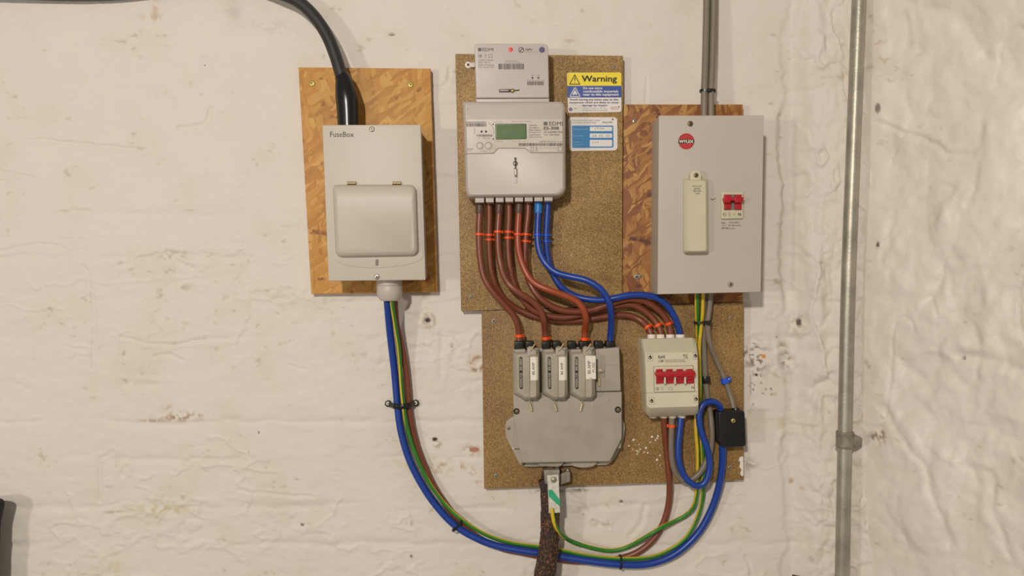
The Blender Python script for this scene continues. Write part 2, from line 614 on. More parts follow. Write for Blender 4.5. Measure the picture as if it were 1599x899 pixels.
PATHS = {}
def cable(name, pts, r, mt, label, cat='cable', group=None, stripe=None, sub=8, bands=(), parent=None, sleeves=()):
    sp = smooth_path(spline(pts, sub), 3)
    wp = [P(p[0], p[1], p[2]) for p in sp]
    rm = R(r, 20)
    def cut(cx, cy, ln):
        j = min(range(len(sp)), key=lambda i: (sp[i][0] - cx) ** 2 + (sp[i][1] - cy) ** 2)
        t = (wp[min(j + 1, len(wp) - 1)] - wp[max(j - 1, 0)]).normalized()
        c = P(cx, cy, sp[j][2]); c = wp[j] + t * (c - wp[j]).dot(t)
        h = ln * S / 2000
        return c, t, h
    o = MB().tube(wp, rm, mt, 36 if stripe else 18, stripe).build(name, parent)
    tag(o, label, cat if parent is None else None, group)
    for bnd in bands:
        cx, cy, ln, bm_, k = bnd
        c, t, h = cut(cx, cy, ln)
        mb = MB()
        rr = rm * k
        mb.tube([c - t * h, c - t * h * .8, c + t * h * .8, c + t * h], [rr * .93, rr, rr, rr * .93], bm_, 16)
        if k < 1.35 and ln < 6:   # tie head
            n_ = Vector((0, -1, 0)); b_ = t.cross(n_).normalized()
            hd = c - b_ * rr * 1.02 - n_ * rr * .1
            mb.tube([hd - t * h * 1.05, hd + t * h * 1.05], rr * .28, bm_, 6)
        q = mb.build('marker_band' if ln < 6 else 'sleeve', o)
    PATHS[o.name] = (wp, rm)
    return o

def screw(px, py, r, d, mt, parent=None, name='screw', cross=True, label=None, th=1.4):
    mb = MB()
    mb.disc(px, py, r, d - 2.0, d + th, mt, 20, dome=th * .7)
    if cross:
        w = r * .15; l = r * .5
        a = 0.4 + px % 1.3
        for k in (0, 1):
            ca, sa = math.cos(a + k * math.pi / 2), math.sin(a + k * math.pi / 2)
            mb.loft([([(px + ca * u * l - sa * v * w, py + sa * u * l + ca * v * w) for u, v in ((-1, -1), (1, -1), (1, 1), (-1, 1))], d + th - .4),
                     ([(px + ca * u * l - sa * v * w, py + sa * u * l + ca * v * w) for u, v in ((-1, -1), (1, -1), (1, 1), (-1, 1))], d + th + .06)], M['ink'])
    o = mb.build(name, parent)
    if label: o['label'] = label
    return o

# ------------------------------------------------------------------ the setting: painted cellar walls
def hsh(ix, iy, seed):
    h = (ix.astype(np.int64) * 374761393 + iy.astype(np.int64) * 668265263 + seed * 1442695041) & 0xffffffff
    h = ((h ^ (h >> 13)) * 1274126177) & 0xffffffff
    h = (h ^ (h >> 16)) & 0xffffffff
    return h / 4294967295.0

def vn(x, y, seed=0):
    ix, iy = np.floor(x), np.floor(y)
    fx, fy = x - ix, y - iy
    fx = fx * fx * (3 - 2 * fx); fy = fy * fy * (3 - 2 * fy)
    a, b = hsh(ix, iy, seed), hsh(ix + 1, iy, seed)
    c, d = hsh(ix, iy + 1, seed), hsh(ix + 1, iy + 1, seed)
    return (a * (1 - fx) + b * fx) * (1 - fy) + (c * (1 - fx) + d * fx) * fy

def fbm(x, y, seed=0, o=4):
    s, a, t = 0, 1.0, 0
    for k in range(o):
        s = s + a * vn(x * 2 ** k + 17.3 * k, y * 2 ** k - 9.1 * k, seed + k); t += a; a *= .5
    return s / t

def dseg(X, Y, pts):
    """distance to polyline, slightly wobbled by the caller"""
    best = np.full(X.shape, 1e9)
    for (ax, ay), (bx, by) in zip(pts, pts[1:]):
        dx, dy = bx - ax, by - ay
        t = np.clip(((X - ax) * dx + (Y - ay) * dy) / (dx * dx + dy * dy + 1e-9), 0, 1)
        best = np.minimum(best, np.hypot(X - ax - t * dx, Y - ay - t * dy))
    return best

def sstep(a, b, x):
    t = np.clip((x - a) / (b - a), 0, 1)
    return t * t * (3 - 2 * t)

def paint_stains(X, Y, seed, stains, base):
    n1 = fbm(X / 60, Y / 60, seed + 40, 4)
    n2 = fbm(X / 13, Y / 8, seed + 50, 3)
    n3 = fbm(X / 4.5, Y / 4.5, seed + 60, 2)
    col = np.empty(X.shape + (3,))
    for k in range(3):
        col[..., k] = base[k] * (1 - .05 * (n1 - .5)) * (1 - 0.03 * (n2 - .5))
    def put(mask, rgb):
        c = lin(rgb)
        for k in range(3):
            col[..., k] = col[..., k] * (1 - mask) + c[k] * mask
    put(.16 * sstep(.60, .75, n1), (205, 190, 150))
    put(.5 * sstep(.74, .80, n2) * sstep(.5, .7, n1), (176, 160, 132))
    for s in stains:
        x, y, rx, ry, rgb, k = s[:6]
        mode = s[6] if len(s) > 6 else 'speckle'
        q = ((X - x) / rx) ** 2 + ((Y - y) / ry) ** 2
        if mode == 'dot': mk = k * sstep(1.2, .6, q + (n3 - .5) * .6)
        elif mode == 'ring': mk = k * np.exp(-((np.sqrt(q) - .8) / .28) ** 2) * sstep(.35, .55, n3)
        elif mode == 'soft': mk = k * np.exp(-q * 1.6)
        else: mk = k * np.exp(-q * 1.3) * sstep(.46, .55, n2 * .5 + n3 * .5)
        put(mk, rgb)
    return col

def grid_object(name, V, col, nx, ny, mt):
    idx = np.arange(nx * ny).reshape(ny, nx)
    F = np.stack([idx[:-1, :-1], idx[1:, :-1], idx[1:, 1:], idx[:-1, 1:]], -1).reshape(-1, 4)
    me = bpy.data.meshes.new(name)
    me.vertices.add(nx * ny)
    me.vertices.foreach_set('co', V.reshape(-1).astype(np.float32))
    me.loops.add(F.size)
    me.loops.foreach_set('vertex_index', F.reshape(-1).astype(np.int32))
    me.polygons.add(len(F))
    me.polygons.foreach_set('loop_start', np.arange(0, F.size, 4, dtype=np.int32))
    me.polygons.foreach_set('loop_total', np.full(len(F), 4, dtype=np.int32))
    me.update(calc_edges=True)
    me.validate()
    at = me.color_attributes.new('stain', 'FLOAT_COLOR', 'POINT')
    ca = np.ones((nx * ny, 4), dtype=np.float32)
    ca[:, :3] = col.reshape(-1, 3)
    at.data.foreach_set('color', ca.reshape(-1))
    me.polygons.foreach_set('use_smooth', [True] * len(me.polygons))
    me.materials.append(mt)
    o = bpy.data.objects.new(name, me)
    COL.objects.link(o)
    return o

WHITE = lin((216, 207, 194))
def wall_back():
    xs = np.arange(-420, 1380, 2.0); ys = np.arange(-330, 1230, 2.0)
    X, Y = np.meshgrid(xs, ys)
    wx = X + 10 * (fbm(X / 30, Y / 30, 5) - .5); wy = Y + 14 * (fbm(X / 40, Y / 40, 9) - .5)
    wx2 = X + 5 * (fbm(X / 9, Y / 9, 6) - .5); wy2 = Y + 5 * (fbm(X / 9, Y / 9, 7) - .5)
    H = 5.0 * (fbm(X / 260, Y / 200, 1, 3) - .5)
    H += 2.6 * (fbm(wx / 85, wy / 38, 2, 4) - .5)
    rough = sstep(330, 520, Y) * .7 + .45
    H += 1.2 * rough * (fbm(wx2 / 26, wy2 / 15, 3, 4) - .5)
    # raised lips and flakes of old paint
    rd = 1 - np.abs(2 * fbm(wx / 70, wy / 42, 11, 4) - 1)
    H += 1.3 * rough * sstep(.90, .985, rd) * sstep(.45, .6, fbm(X / 120, Y / 90, 12, 3))
    # soft mortar courses
    for k in range(-4, 13):
        yc = 402 + 64 * k + 4 * math.sin(k * 2.3)
        g = np.exp(-((wy - yc) / 5.5) ** 2)
        H -= 1.3 * g * sstep(.42, .62, fbm(X / 110, Y / 25 + k * 3, 20 + k, 3)) * (0.5 + .8 * sstep(300, 420, Y))
    cracks = [([(60, 218), (160, 228), (228, 234)], 3.0, 2.4), ([(280, 201), (312, 197), (325, 191), (329, 170)], 4, 2.6),
              ([(0, 268), (26, 272), (52, 276)], 2.5, 1.8), ([(112, 327), (138, 329)], 3.5, 2.4), ([(186, 416), (225, 402), (262, 393), (290, 398)], 3, 2.2),
              ([(262, 392), (275, 408), (300, 420)], 4, 2.4), ([(143, 450), (147, 490), (145, 575)], 3, 2.2), ([(188, 525), (230, 536), (272, 538), (322, 530)], 2.6, 2),
              ([(192, 520), (187, 560)], 3, 1.6), ([(242, 556), (262, 552), (285, 563)], 3, 2), ([(154, 715), (156, 745), (155, 782)], 3.5, 2.4), ([(197, 728), (190, 742)], 4, 2),
              ([(160, 715), (175, 705)], 3, 2), ([(165, 801), (205, 798)], 2.2, 1.8), ([(370, 765), (420, 771), (490, 776)], 2.5, 1.8),
              ([(450, 570), (475, 577)], 2.5, 1.6), ([(130, 415), (140, 432), (136, 452)], 3, 2.0), ([(1, 225), (60, 217)], 3, 1.4),
              ([(585, 46), (600, 52), (615, 53)], 2.2, 1.8), ([(672, 133), (690, 138), (699, 130), (702, 108)], 3.2, 2.2),
              ([(640, 545), (660, 540), (672, 545)], 3, 1.5), ([(925, 812), (950, 822)], 2.6, 2.0), ([(880, 765), (905, 780)], 2.4, 1.6), ([(985, 835), (1002, 815), (1008, 790)], 4, 2),
              ([(1010, 120), (1009, 160)], 2.0, 1.4), ([(690, 520), (688, 590)], 4, 1.2), ([(0, 392), (60, 380), (100, 386)], 3, 1.8), ([(1165, 868), (1175, 899)], 3, 1.8)]
    for pts, w, dep in cracks:
        dep *= .66; w *= .85
        dd = dseg(wx2, wy2, pts)
        H -= dep * np.exp(-(dd / w) ** 2)
        H += dep * .45 * np.exp(-((dd - 2.2 * w) / (1.2 * w)) ** 2)
    H += 1.5 * rough * (np.minimum(np.abs(2 * fbm(wx / 34, wy / 26, 14, 3) - 1), .45) - .2) * sstep(.35, .6, fbm(X / 150, Y / 130, 15, 2))
    H = np.minimum(H, 3.2)
    # patched, swollen plaster towards the corner
    jag = 40 * (fbm(X / 120, Y / 60, 31, 4) - .5)
    dip = sstep(150, 200, Y) * sstep(500, 440, Y) * .8 + .3
    e = sstep(1216 + jag, 1226 + jag, X) * sstep(1262 + jag, 1236 + jag, X)
    H -= 9 * e * dip  # wall edge, deepened beside the fuse box to give a dark shadow strip
    H += 24 * sstep(1232, 1275, X) + 14 * sstep(1270, 1340, X)
    rk = sstep(1226, 1262, X)
    H += rk * (17 * (fbm(X / 48, Y / 110, 33, 4) - .5) + 3.5 * (fbm(wx2 / 14, wy2 / 26, 34, 4) - .5))
    H += rk * 3.2 * sstep(.9, .99, 1 - np.abs(2 * fbm(wx2 / 40, wy2 / 70, 36, 3) - 1))
    H += rk * 9 * np.minimum(np.abs(2 * fbm(wx2 / 24, wy2 / 44, 37, 3) - 1), .4) * (.35 + .65 * sstep(200, 420, Y))
    for lx, ly, lr in ((1243, 502, 17), (1226, 562, 15), (1232, 690, 16)):
        q_ = np.hypot(wx2 - lx, (wy2 - ly) * .9)
        H += 3.5 * np.exp(-((q_ - lr) / 5) ** 2) * (fbm(X / 14, Y / 14, 39, 2) + .2)
    H += rk * 2.4 * (fbm(wx2 / 8, wy2 / 13, 38, 3) - .5)
    H -= rk * 5 * np.exp(-(dseg(wx2, wy2, [(1290, 585), (1268, 600), (1262, 640)]) / 6) ** 2)
    for (x, y, r, dp_) in [(668, 500, 4, 7), (746, 568, 5, 2), (1245, 503, 5, 4), (680, 687, 3, 4), (1230, 560, 10, 5), (970, 783, 2.5, 4), (612, 55, 3, 2)]:
        H -= dp_ * np.exp(-(((X - x) ** 2 + (Y - y) ** 2) / r ** 2))
    H += 2.0 * np.exp(-((np.hypot(X - 668, Y - 500) - 9) / 3) ** 2)
    st = [(280, 651, 34, 8, (150, 108, 62), .85), (262, 636, 10, 5, (160, 130, 90), .5), (236, 657, 20, 3, (150, 112, 70), .6), (320, 650, 30, 4, (170, 140, 100), .45),
          (250, 795, 48, 9, (184, 168, 110), .7), (176, 800, 14, 3, (160, 150, 110), .5), (175, 880, 30, 18, (205, 186, 128), .4), (242, 14, 5, 26, (190, 140, 110), .5), (238, 26, 26, 6, (184, 158, 132), .45),
          (365, 20, 14, 20, (184, 172, 156), .5, 'soft'), (420, 40, 45, 16, (186, 174, 160), .3), (270, 400, 26, 10, (168, 156, 132), .5), (286, 448, 16, 6, (160, 138, 105), .5),
          (668, 500, 4.5, 4, (62, 44, 30), .95, 'dot'), (668, 500, 12, 12, (176, 152, 118), .6, 'ring'), (745, 568, 11, 13, (166, 126, 84), .85, 'ring'),
          (737, 703, 14, 8, (160, 98, 58), .95), (741, 702, 8, 4.5, (166, 106, 68), .9, 'dot'), (738, 735, 8, 6, (178, 120, 74), .8), (718, 728, 9, 5, (188, 134, 90), .7), (745, 752, 7, 6, (186, 136, 90), .6),
          (680, 728, 38, 13, (178, 152, 108), .8), (640, 722, 30, 18, (206, 188, 146), .5), (679, 686, 4.5, 3, (40, 32, 26), .95, 'dot'), (668, 675, 6, 3, (60, 48, 40), .7), (684, 694, 9, 7, (150, 130, 92), .7),
          (706, 541, 3, 6, (110, 98, 84), .6), (1181, 560, 20, 26, (112, 84, 56), .95), (1192, 556, 3.6, 3.4, (214, 138, 34), 1, 'dot'), (1166, 553, 8, 10, (90, 66, 44), .8), (1181, 585, 2.2, 2, (40, 32, 28), .95, 'dot'), (1176, 608, 2, 2, (50, 40, 34), .9, 'dot'), (1204, 607, 2, 2, (60, 50, 42), .9, 'dot'),
          (1172, 600, 1.6, 16, (120, 104, 84), .5, 'dot'), (1228, 562, 10, 14, (120, 84, 50), .95), (1222, 540, 9, 8, (140, 118, 90), .7), (1246, 503, 3, 8, (74, 54, 44), .9, 'dot'), (1242, 510, 14, 16, (178, 158, 134), .6),
          (1236, 752, 5, 6, (170, 128, 76), .8), (1250, 760, 4, 5, (180, 150, 110), .7), (1222, 660, 8, 14, (190, 166, 126), .5), (1170, 725, 14, 10, (140, 124, 96), .6), (1218, 176, 4, 3, (110, 96, 76), .8), (1212, 440, 9, 8, (150, 134, 110), .6),
          (970, 783, 2.6, 2.6, (84, 74, 58), .95, 'dot'), (911, 803, 1.4, 1.4, (90, 78, 60), .9, 'dot'), (612, 54, 5, 2.0, (84, 76, 66), .8, 'dot'), (320, 102, 1.5, 1.5, (70, 60, 50), .9, 'dot'), (472, 819, 3, 2, (70, 60, 50), .8, 'dot'), (642, 868, 2.4, 3, (80, 66, 54), .8, 'dot'),
          (404, 675, 2, 1.4, (60, 50, 40), .9, 'dot'), (640, 815, 5, 8, (90, 80, 66), .7), (672, 796, 14, 6, (172, 158, 132), .6), (905, 790, 22, 10, (166, 154, 128), .5), (942, 817, 16, 5, (150, 132, 92), .6), (860, 766, 40, 4, (90, 72, 52), .7), (905, 764, 14, 3, (60, 48, 36), .8),
          (1078, 752, 24, 10, (168, 136, 98), .5), (1090, 866, 14, 12, (214, 196, 160), .4), (1300, 690, 22, 60, (206, 190, 156), .3)]
    for k in range(16):
        rn = random.Random(k + 3)
        st.append((1165 + rn.random() * 50, 525 + rn.random() * 110, 1.6, 1.6, (100, 84, 66), .7, 'dot'))
    for k in range(40):
        rn = random.Random(k + 90)
        st.append((rn.random() * 1300, rn.random() * 900, 3 + 3 * rn.random(), 1.5 + rn.random(), (160, 148, 126), .7))
    col = paint_stains(X, Y, 0, st, WHITE)
    V = np.stack([(X - CX) * S / 1000, -H / 1000, (ZC - (Y - CY) * S) / 1000], -1)
    o = grid_object('wall_back', V, col, len(xs), len(ys), M['wall'])
    tag(o, 'whitewashed brick cellar wall carrying the electrical boards', kind='structure')

def wall_right():
    # runs from the corner towards the camera, at 57 degrees to the back wall
    us = np.arange(-30, 900, 2.8); ys = np.arange(-330, 1230, 2.8)
    U, Y = np.meshgrid(us, ys)
    wx2 = U + 22 * (fbm(U / 50, Y / 50, 71) - .5); wy2 = Y + 22 * (fbm(U / 50, Y / 50, 72) - .5)
    H = 34 * (fbm(wx2 / 240, wy2 / 230, 61, 3) - .5)
    H += 13 * (fbm(wx2 / 100, wy2 / 120, 62, 3) - .5)
    H += 2.6 * (fbm(U / 26, Y / 34, 63, 4) - .5)
    rd = 1 - np.abs(2 * fbm(wx2 / 130, wy2 / 120, 64, 4) - 1)
    H += 1.6 * sstep(.86, .99, rd) * sstep(.5, .62, fbm(U / 160, Y / 120, 69, 2))
    rd2 = 1 - np.abs(2 * fbm(wx2 / 90, wy2 / 150, 67, 3) - 1)
    H -= 2.6 * sstep(.95, 1.0, rd2) * sstep(.52, .66, fbm(U / 150, Y / 150, 68, 2))
    # u in mm along the wall; seen px = function of u: helper for placing marks
    for pts, w, dep in [([(20, 200), (60, 222), (95, 240), (130, 265), (165, 268)], 5, 6), ([(260, 390), (330, 350), (430, 335)], 12, 10), ([(250, 190), (270, 150)], 4, 4),
                        ([(330, 268), (365, 300)], 8, 8), ([(150, 540), (260, 560), (330, 600), (420, 660)], 9, 9), ([(190, 700), (215, 800)], 7, 7), ([(40, 620), (110, 720), (140, 800)], 7, 6)]:
        dd = dseg(wx2, wy2, pts)
        dep *= .32; w = w * .7; H -= dep * np.exp(-(dd / w) ** 2); H += dep * .5 * np.exp(-((dd - 2.4 * w) / (1.4 * w)) ** 2)
    bl = np.abs(2 * fbm(wx2 / 70, wy2 / 85, 81, 3) - 1)
    H += 9 * np.minimum(bl, .5)
    bl = np.abs(2 * fbm(U / 34 + wy2 / 90, Y / 44, 83, 3) - 1)
    H += 3.6 * np.minimum(bl, .5) * (.4 + .6 * sstep(200, 500, Y))
    H += 1.3 * (fbm(wx2 / 10, wy2 / 14, 84, 3) - .5)
    H *= sstep(-30, 60, U) * .8 + .2
    H += 3
    st = [(36, 668, 12, 14, (140, 96, 46), .9), (24, 672, 9, 6, (96, 66, 36), .8), (420, 340, 60, 12, (206, 180, 110), .5), (30, 385, 3, 5, (86, 72, 58), .9, 'dot'), (26, 180, 4, 8, (96, 84, 64), .8, 'dot'),
          (160, 545, 3, 4, (110, 98, 78), .8, 'dot'), (300, 240, 6, 4, (170, 150, 110), .5), (500, 40, 18, 30, (206, 186, 140), .4)]
    col = paint_stains(U, Y, 77, st, lin((222, 212, 198)))
    th = math.radians(54)
    x0, y0 = (1334 - CX) * S, 33.0
    Xw = x0 + U * math.cos(th) - H * math.sin(th)
    Dw = y0 + U * math.sin(th) + H * math.cos(th)
    V = np.stack([Xw / 1000, -Dw / 1000, (ZC - (Y - CY) * S) / 1000], -1)
    o = grid_object('wall_right', V, col, len(us), len(ys), M['wall_gloss'])
    tag(o, 'lumpy whitewashed rubble wall right of the steel pipe', kind='structure')

wall_back()
wall_right()

# ------------------------------------------------------------------ mounting boards
WB = 4.0    # back of boards
b = thing('osb_board', 575, 459, WB, 'golden strand board screwed to the wall behind the cream switch enclosure', 'board')
MB().plate([(466, 105), (672, 107), (683, 456), (486, 459)], WB, 17, M['osb'], .5).build('panel', b)
for x, y in ((487, 130), (641, 132)): screw(x, y, 4.6, 17, M['brass'], b)

b = thing('osb_board', 1066, 470, WB, 'dark orange strand board behind the light grey fuse box with red badge', 'board')
MB().plate([(974, 163), (1160, 163), (1160, 471), (972, 477)], WB, 18, M['osb2'], .5).build('panel', b)
screw(991, 189, 3.6, 18, M['zinc'], b)
screw(994, 432, 4.4, 18, M['zinc_dull'], b)
screw(1000, 431, 3.0, 18, M['zinc_dull'], b)

b = thing('chipboard_panel', 845, 486, WB, 'upper chipboard panel carrying the smart meter and two stickers', 'board')
MB().plate([(711, 84), (973, 87), (971.5, 477), (720, 485.5)], WB, 20, M['chip'], .6).build('panel', b)
for x, y in ((959, 104), (735, 464)): screw(x, y, 3.0, 20, M['zinc_dull'], b)
screw(731, 101, 5.2, 20, M['white'], b, label='white painted screw')

b = thing('chipboard_panel', 955, 762, WB, 'lower chipboard panel behind the grey service cutout and four pole isolator', 'board')
MB().plate([(752, 485.5), (972, 478), (1161, 471.5), (1161, 749), (756, 763)], WB, 20, M['chip2'], .6).build('panel', b)
for x, y, r in ((771, 501, 4.0), (774.5, 742.5, 3.2), (1141, 496, 3.0), (1140, 730, 3.2), (960, 522, 2.4)): screw(x, y, r, 20, M['zinc_dull'], b)
mb = MB()
rn = random.Random(5)
for k in range(26):
    cx, cy = rn.choice([(1000, 700), (1024, 712), (990, 697), (1030, 683)])
    cx += rn.gauss(0, 6); cy += rn.gauss(0, 6); r = rn.uniform(.6, 2.4)
    mb.flat([(cx + r * rn.uniform(.5, 1.2) * math.cos(a * .9), cy + r * rn.uniform(.5, 1.2) * math.sin(a * .9)) for a in range(7)], 20.15, M['white'], .12)
mb.flat([(1155, 714), (1158, 712.5), (1160.6, 713), (1160.8, 742), (1157.5, 743), (1156, 738), (1158, 733), (1154.5, 729), (1155.8, 722), (1153.6, 718)], 20.15, M['white'], .12)
q = mb.build('paint_flecks', b); q['kind'] = 'stuff'; q['label'] = 'white paint flecks'

# ------------------------------------------------------------------ big black supply cable top left
cable('supply_cable', [(-420, -60, 16), (-200, -30, 16), (-60, -17, 16), (30, -12, 15), (120, -9.5, 14), (200, -13, 14), (300, -26, 16), (390, -24, 20), (440, -9, 26), (468, 4, 30), (492, 27, 34), (511, 56, 38), (524, 88, 42), (533, 118, 46), (541, 148, 48), (545, 200, 48)], 9.6,
      M['black_cable'], 'thick black cable curving in from the top left corner', sub=10)
sp = spline([(533, 118, 46, 11.2), (536, 124, 46, 12.8), (538.5, 134, 47, 15), (541, 148, 48, 17.2), (543, 160, 48, 18), (544, 176, 48, 17.6), (544.5, 194, 48, 17.2), (545, 201, 48, 17.2)], 6)
o = MB().tube([P(*p[:3]) for p in sp], [R(p[3], 48) for p in sp], M['shrink'], 24).build('heat_shrink_boot')
tag(o, 'glossy black heat shrink boot entering the top of the cream enclosure', 'cable boot')

# ------------------------------------------------------------------ cream switch enclosure, left
fb = thing('switch_enclosure', 589, 438, 17, 'cream steel switch enclosure with hinged flap on the golden strand board', 'electrical enclosure')
DF = 84
MB().plate([(507, 198), (653, 198), (661, 433), (517, 434)], 17, DF - 3, M['cream'], 1).build('body', fb)
FQ = [(503, 195), (657, 194.5), (664.5, 437), (513, 438.5)]
MB().plate(FQ, DF - 4, DF, M['cream'], 1.2).build('front_plate', fb)
# flap: shallow door skirt plus raised pillow
mb = MB()
skirt = rpoly([(516, 288), (656, 288), (661, 404), (640, 413), (588, 419.5), (540, 415), (521, 405)], [10, 12, 6, 12, 40, 12, 6], 6)
mb.plate(skirt, DF - .5, DF + .9, M['cream'], .6)
pil0 = rpoly([(519, 288.5), (650, 288.5), (653.5, 399), (524, 401.5)], [9, 12, 12, 12], 6)
def sh(p, dx0, dy0, k): return inset(p, k)
mb.loft([(pil0, DF + .5), (pil0, DF + 4), (inset(pil0, .8), DF + 7), (inset(pil0, 2.2), DF + 9.6), (inset(pil0, 4.4), DF + 11.4),
         ([(x, y if y > 330 else max(y, 311)) for x, y in inset(pil0, 6.5)], DF + 13)], M['cream'])
fl = mb.build('flap', fb)
mb = MB()
mb.loft([(rect(586.5, 405, 590.5, 414.5, .8), DF + .8), (rect(586.5, 405, 590.5, 414.5, .8), DF + 1.6)], M['ink_mid'])
mb.build('latch', fl)
for x in (549, 619.5):
    mb = MB()
    mb.tube([P(x - 6.8, 286, DF + 2.2), P(x + 6.8, 286, DF + 2.2)], .0022, M['copper'], 12)
    mb.box(x - 6.8, 283.5, x + 6.8, 288.5, DF - .5, DF + 1.2, M['copper'], .3)
    mb.build('hinge', fb)
screw(580.5, 201.5, 4.4, DF, M['zinc'], fb)
screw(588.5, 432, 4.4, DF, M['zinc'], fb)
MB().text('FuseBox', 515.5, 205.5, 552.5, 213.8, DF + .15, M['ink'], bold=0.004).build('lettering', fb)

# cable gland under it
g = thing('cable_gland', 608, 470, 45, 'pale grey plastic cable gland under the cream enclosure', 'cable gland')
def vlathe(mb, prof, d, mt, n=24):
    """prof: list of (px centre x, py, r px) top to bottom around a vertical axis at depth d"""
    vs, fs = [], []
    for x, y, r in prof:
        c = P(x, y, d); rr = R(r, d)
        vs += [c + Vector((rr * math.cos(2 * math.pi * i / n + math.pi / n), rr * math.sin(2 * math.pi * i / n + math.pi / n), 0)) for i in range(n)]
    for k in range(len(prof) - 1):
        for i in range(n):
            j = (i + 1) % n
            fs.append((k * n + i, k * n + j, (k + 1) * n + j, (k + 1) * n + i))
    fs.append(tuple(range(n))); fs.append(tuple((len(prof) - 1) * n + i for i in range(n)))
    mb.add(vs, fs, mt)
GL = M['meter']
mb = MB(); vlathe(mb, [(608, 434, 20), (608, 445, 20), (608, 446, 19)], 50, GL, 12); mb.build('lock_nut', g)
mb = MB(); vlathe(mb, [(608, 446, 19.4), (608.3, 447.5, 20.2), (608.5, 458, 20.2), (608.5, 461, 18.8), (608.6, 466, 17.2), (608.8, 469.5, 13.5), (608.8, 469.8, 9)], 50, GL, 14); mb.build('compression_cap', g)

# ------------------------------------------------------------------ cables that leave the gland
GY = (M['yellow'], .42, lambda t: .0)
def gy(phase, frac=.42): return (M['yellow'], frac, lambda t: phase(t) - frac / 2)
def keyf(keys):
    def f(t):
        for a, b in zip(keys, keys[1:]):
            if t <= b[0]: return a[1] + (b[1] - a[1]) * (t - a[0]) / max(b[0] - a[0], 1e-6)
        return keys[-1][1]
    return f
cable('brown_cable', [(616, 462, 40), (617, 478, 36), (619, 505, 30), (625, 530, 20), (632, 565, 14), (637, 605, 11), (639, 640, 11), (645, 675, 10.5), (656, 712, 10.5), (676, 757, 10), (697, 789, 10), (716, 813, 9.5), (748, 840, 9), (784, 856, 9), (815, 862.5, 9), (845, 868.5, 9), (875, 873.5, 9), (910, 876.5, 9), (945, 876, 9),
      (978, 869, 9.5), (1000, 859, 10), (1020, 842, 10), (1034, 820, 10.5), (1042, 796, 12), (1045.5, 770, 17), (1044.5, 740, 25.6), (1041, 705, 26), (1038, 675, 33), (1036, 640, 41)],
      4.9, M['brown'], 'long brown cable looping along the wall from gland to four pole isolator', 'cable')
cable('blue_cable', [(604, 462, 50), (605.5, 480, 45), (608, 510, 33), (612, 545, 22), (616.5, 585, 16), (620, 625, 15), (625, 668, 15), (637, 712, 16), (655, 750, 17), (680, 788, 18), (714, 823, 19.5), (760, 847, 20), (800, 857, 20), (850, 864.5, 20), (905, 873.5, 22), (960, 880.5, 24), (1012, 880.5, 22), (1055, 864, 20), (1090, 832, 17), (1111, 795, 19), (1123, 758, 25), (1128, 725, 33), (1128.5, 690, 40)],
      5.6, M['blue'], 'thick blue cable sweeping along the wall from gland to small black box', 'cable')
cable('earth_cable', [(611.5, 462, 56), (613, 480, 52), (618, 512, 40), (623.5, 548, 29), (626, 590, 23), (629.5, 630, 22), (636, 668, 20), (648.5, 708, 19), (668, 750, 18.5), (694, 786, 18.5), (721, 811, 19), (755, 832.5, 18), (795, 846.5, 16), (840, 853, 15), (870, 857.5, 15), (910, 866, 16), (960, 871.8, 18), (1015, 870, 17), (1050, 855.5, 15), (1072, 838, 17), (1087, 812, 17), (1095.5, 785, 20), (1098, 755, 24), (1098, 725, 24.5), (1096.5, 695, 25), (1094, 655, 28), (1093.5, 600, 32), (1091.5, 545, 33), (1094, 515, 36), (1096.5, 490, 42), (1097.5, 450, 50)],
      3.1, M['green'], 'green and yellow earth cable running from gland up to the light grey fuse box', 'cable', stripe=gy(keyf([(0, .2), (.17, .14), (.27, .70), (.8, .72), (.92, 1.0), (1, 1.0)]), .32))
cable('earth_cable', [(1088, 450, 54), (1088, 480, 46), (1089.5, 520, 27), (1090, 560, 25), (1090, 605, 24.5), (1087, 645, 24.5), (1087, 675, 24.5), (1089.5, 705, 24.5), (1089.5, 735, 24.5), (1088, 765, 22), (1084, 788, 18), (1072, 803, 14), (1052, 814, 13), (1035, 822, 21.5), (1018, 832, 24), (1000, 842.5, 20), (985, 851, 14), (966, 858, 12), (945, 859, 12), (915, 852.5, 14), (892, 844.5, 22), (876, 834, 46), (867, 820, 60), (863, 803, 62), (862, 793, 61)],
      3.3, M['green'], 'green and yellow earth cable ending at the tag on the tarred cable', 'cable', stripe=gy(keyf([(0, .25), (.12, .22), (.2, .1), (.32, .12), (.45, .32), (.72, .31), (.80, .31), (.86, .78), (.93, .88), (1, .95)]), .34))

# ------------------------------------------------------------------ smart meter and hub
mt_ = thing('smart_meter', 803, 318, 20, 'wide grey electricity meter with green display on the upper chipboard', 'electricity meter')
mo = rpoly([(722, 158.5), (879, 158.5), (883, 166), (883.5, 299), (874, 307), (731, 308.5), (727, 301), (722.5, 166)], [7, 6, 5, 8, 6, 6, 8, 5], 5)
DM = 78
mb = MB()
mb.loft([(inset(mo, 2), 20, DM - 12), (mo, 30, DM - 12), (mo, DM - 14, DM - 12), (inset(mo, .8), DM - 6, DM - 8), (inset(mo, 2.6), DM - 2, DM - 2), (inset(mo, 5), DM, DM)], M['meter'])
mb.build('case', mt_)
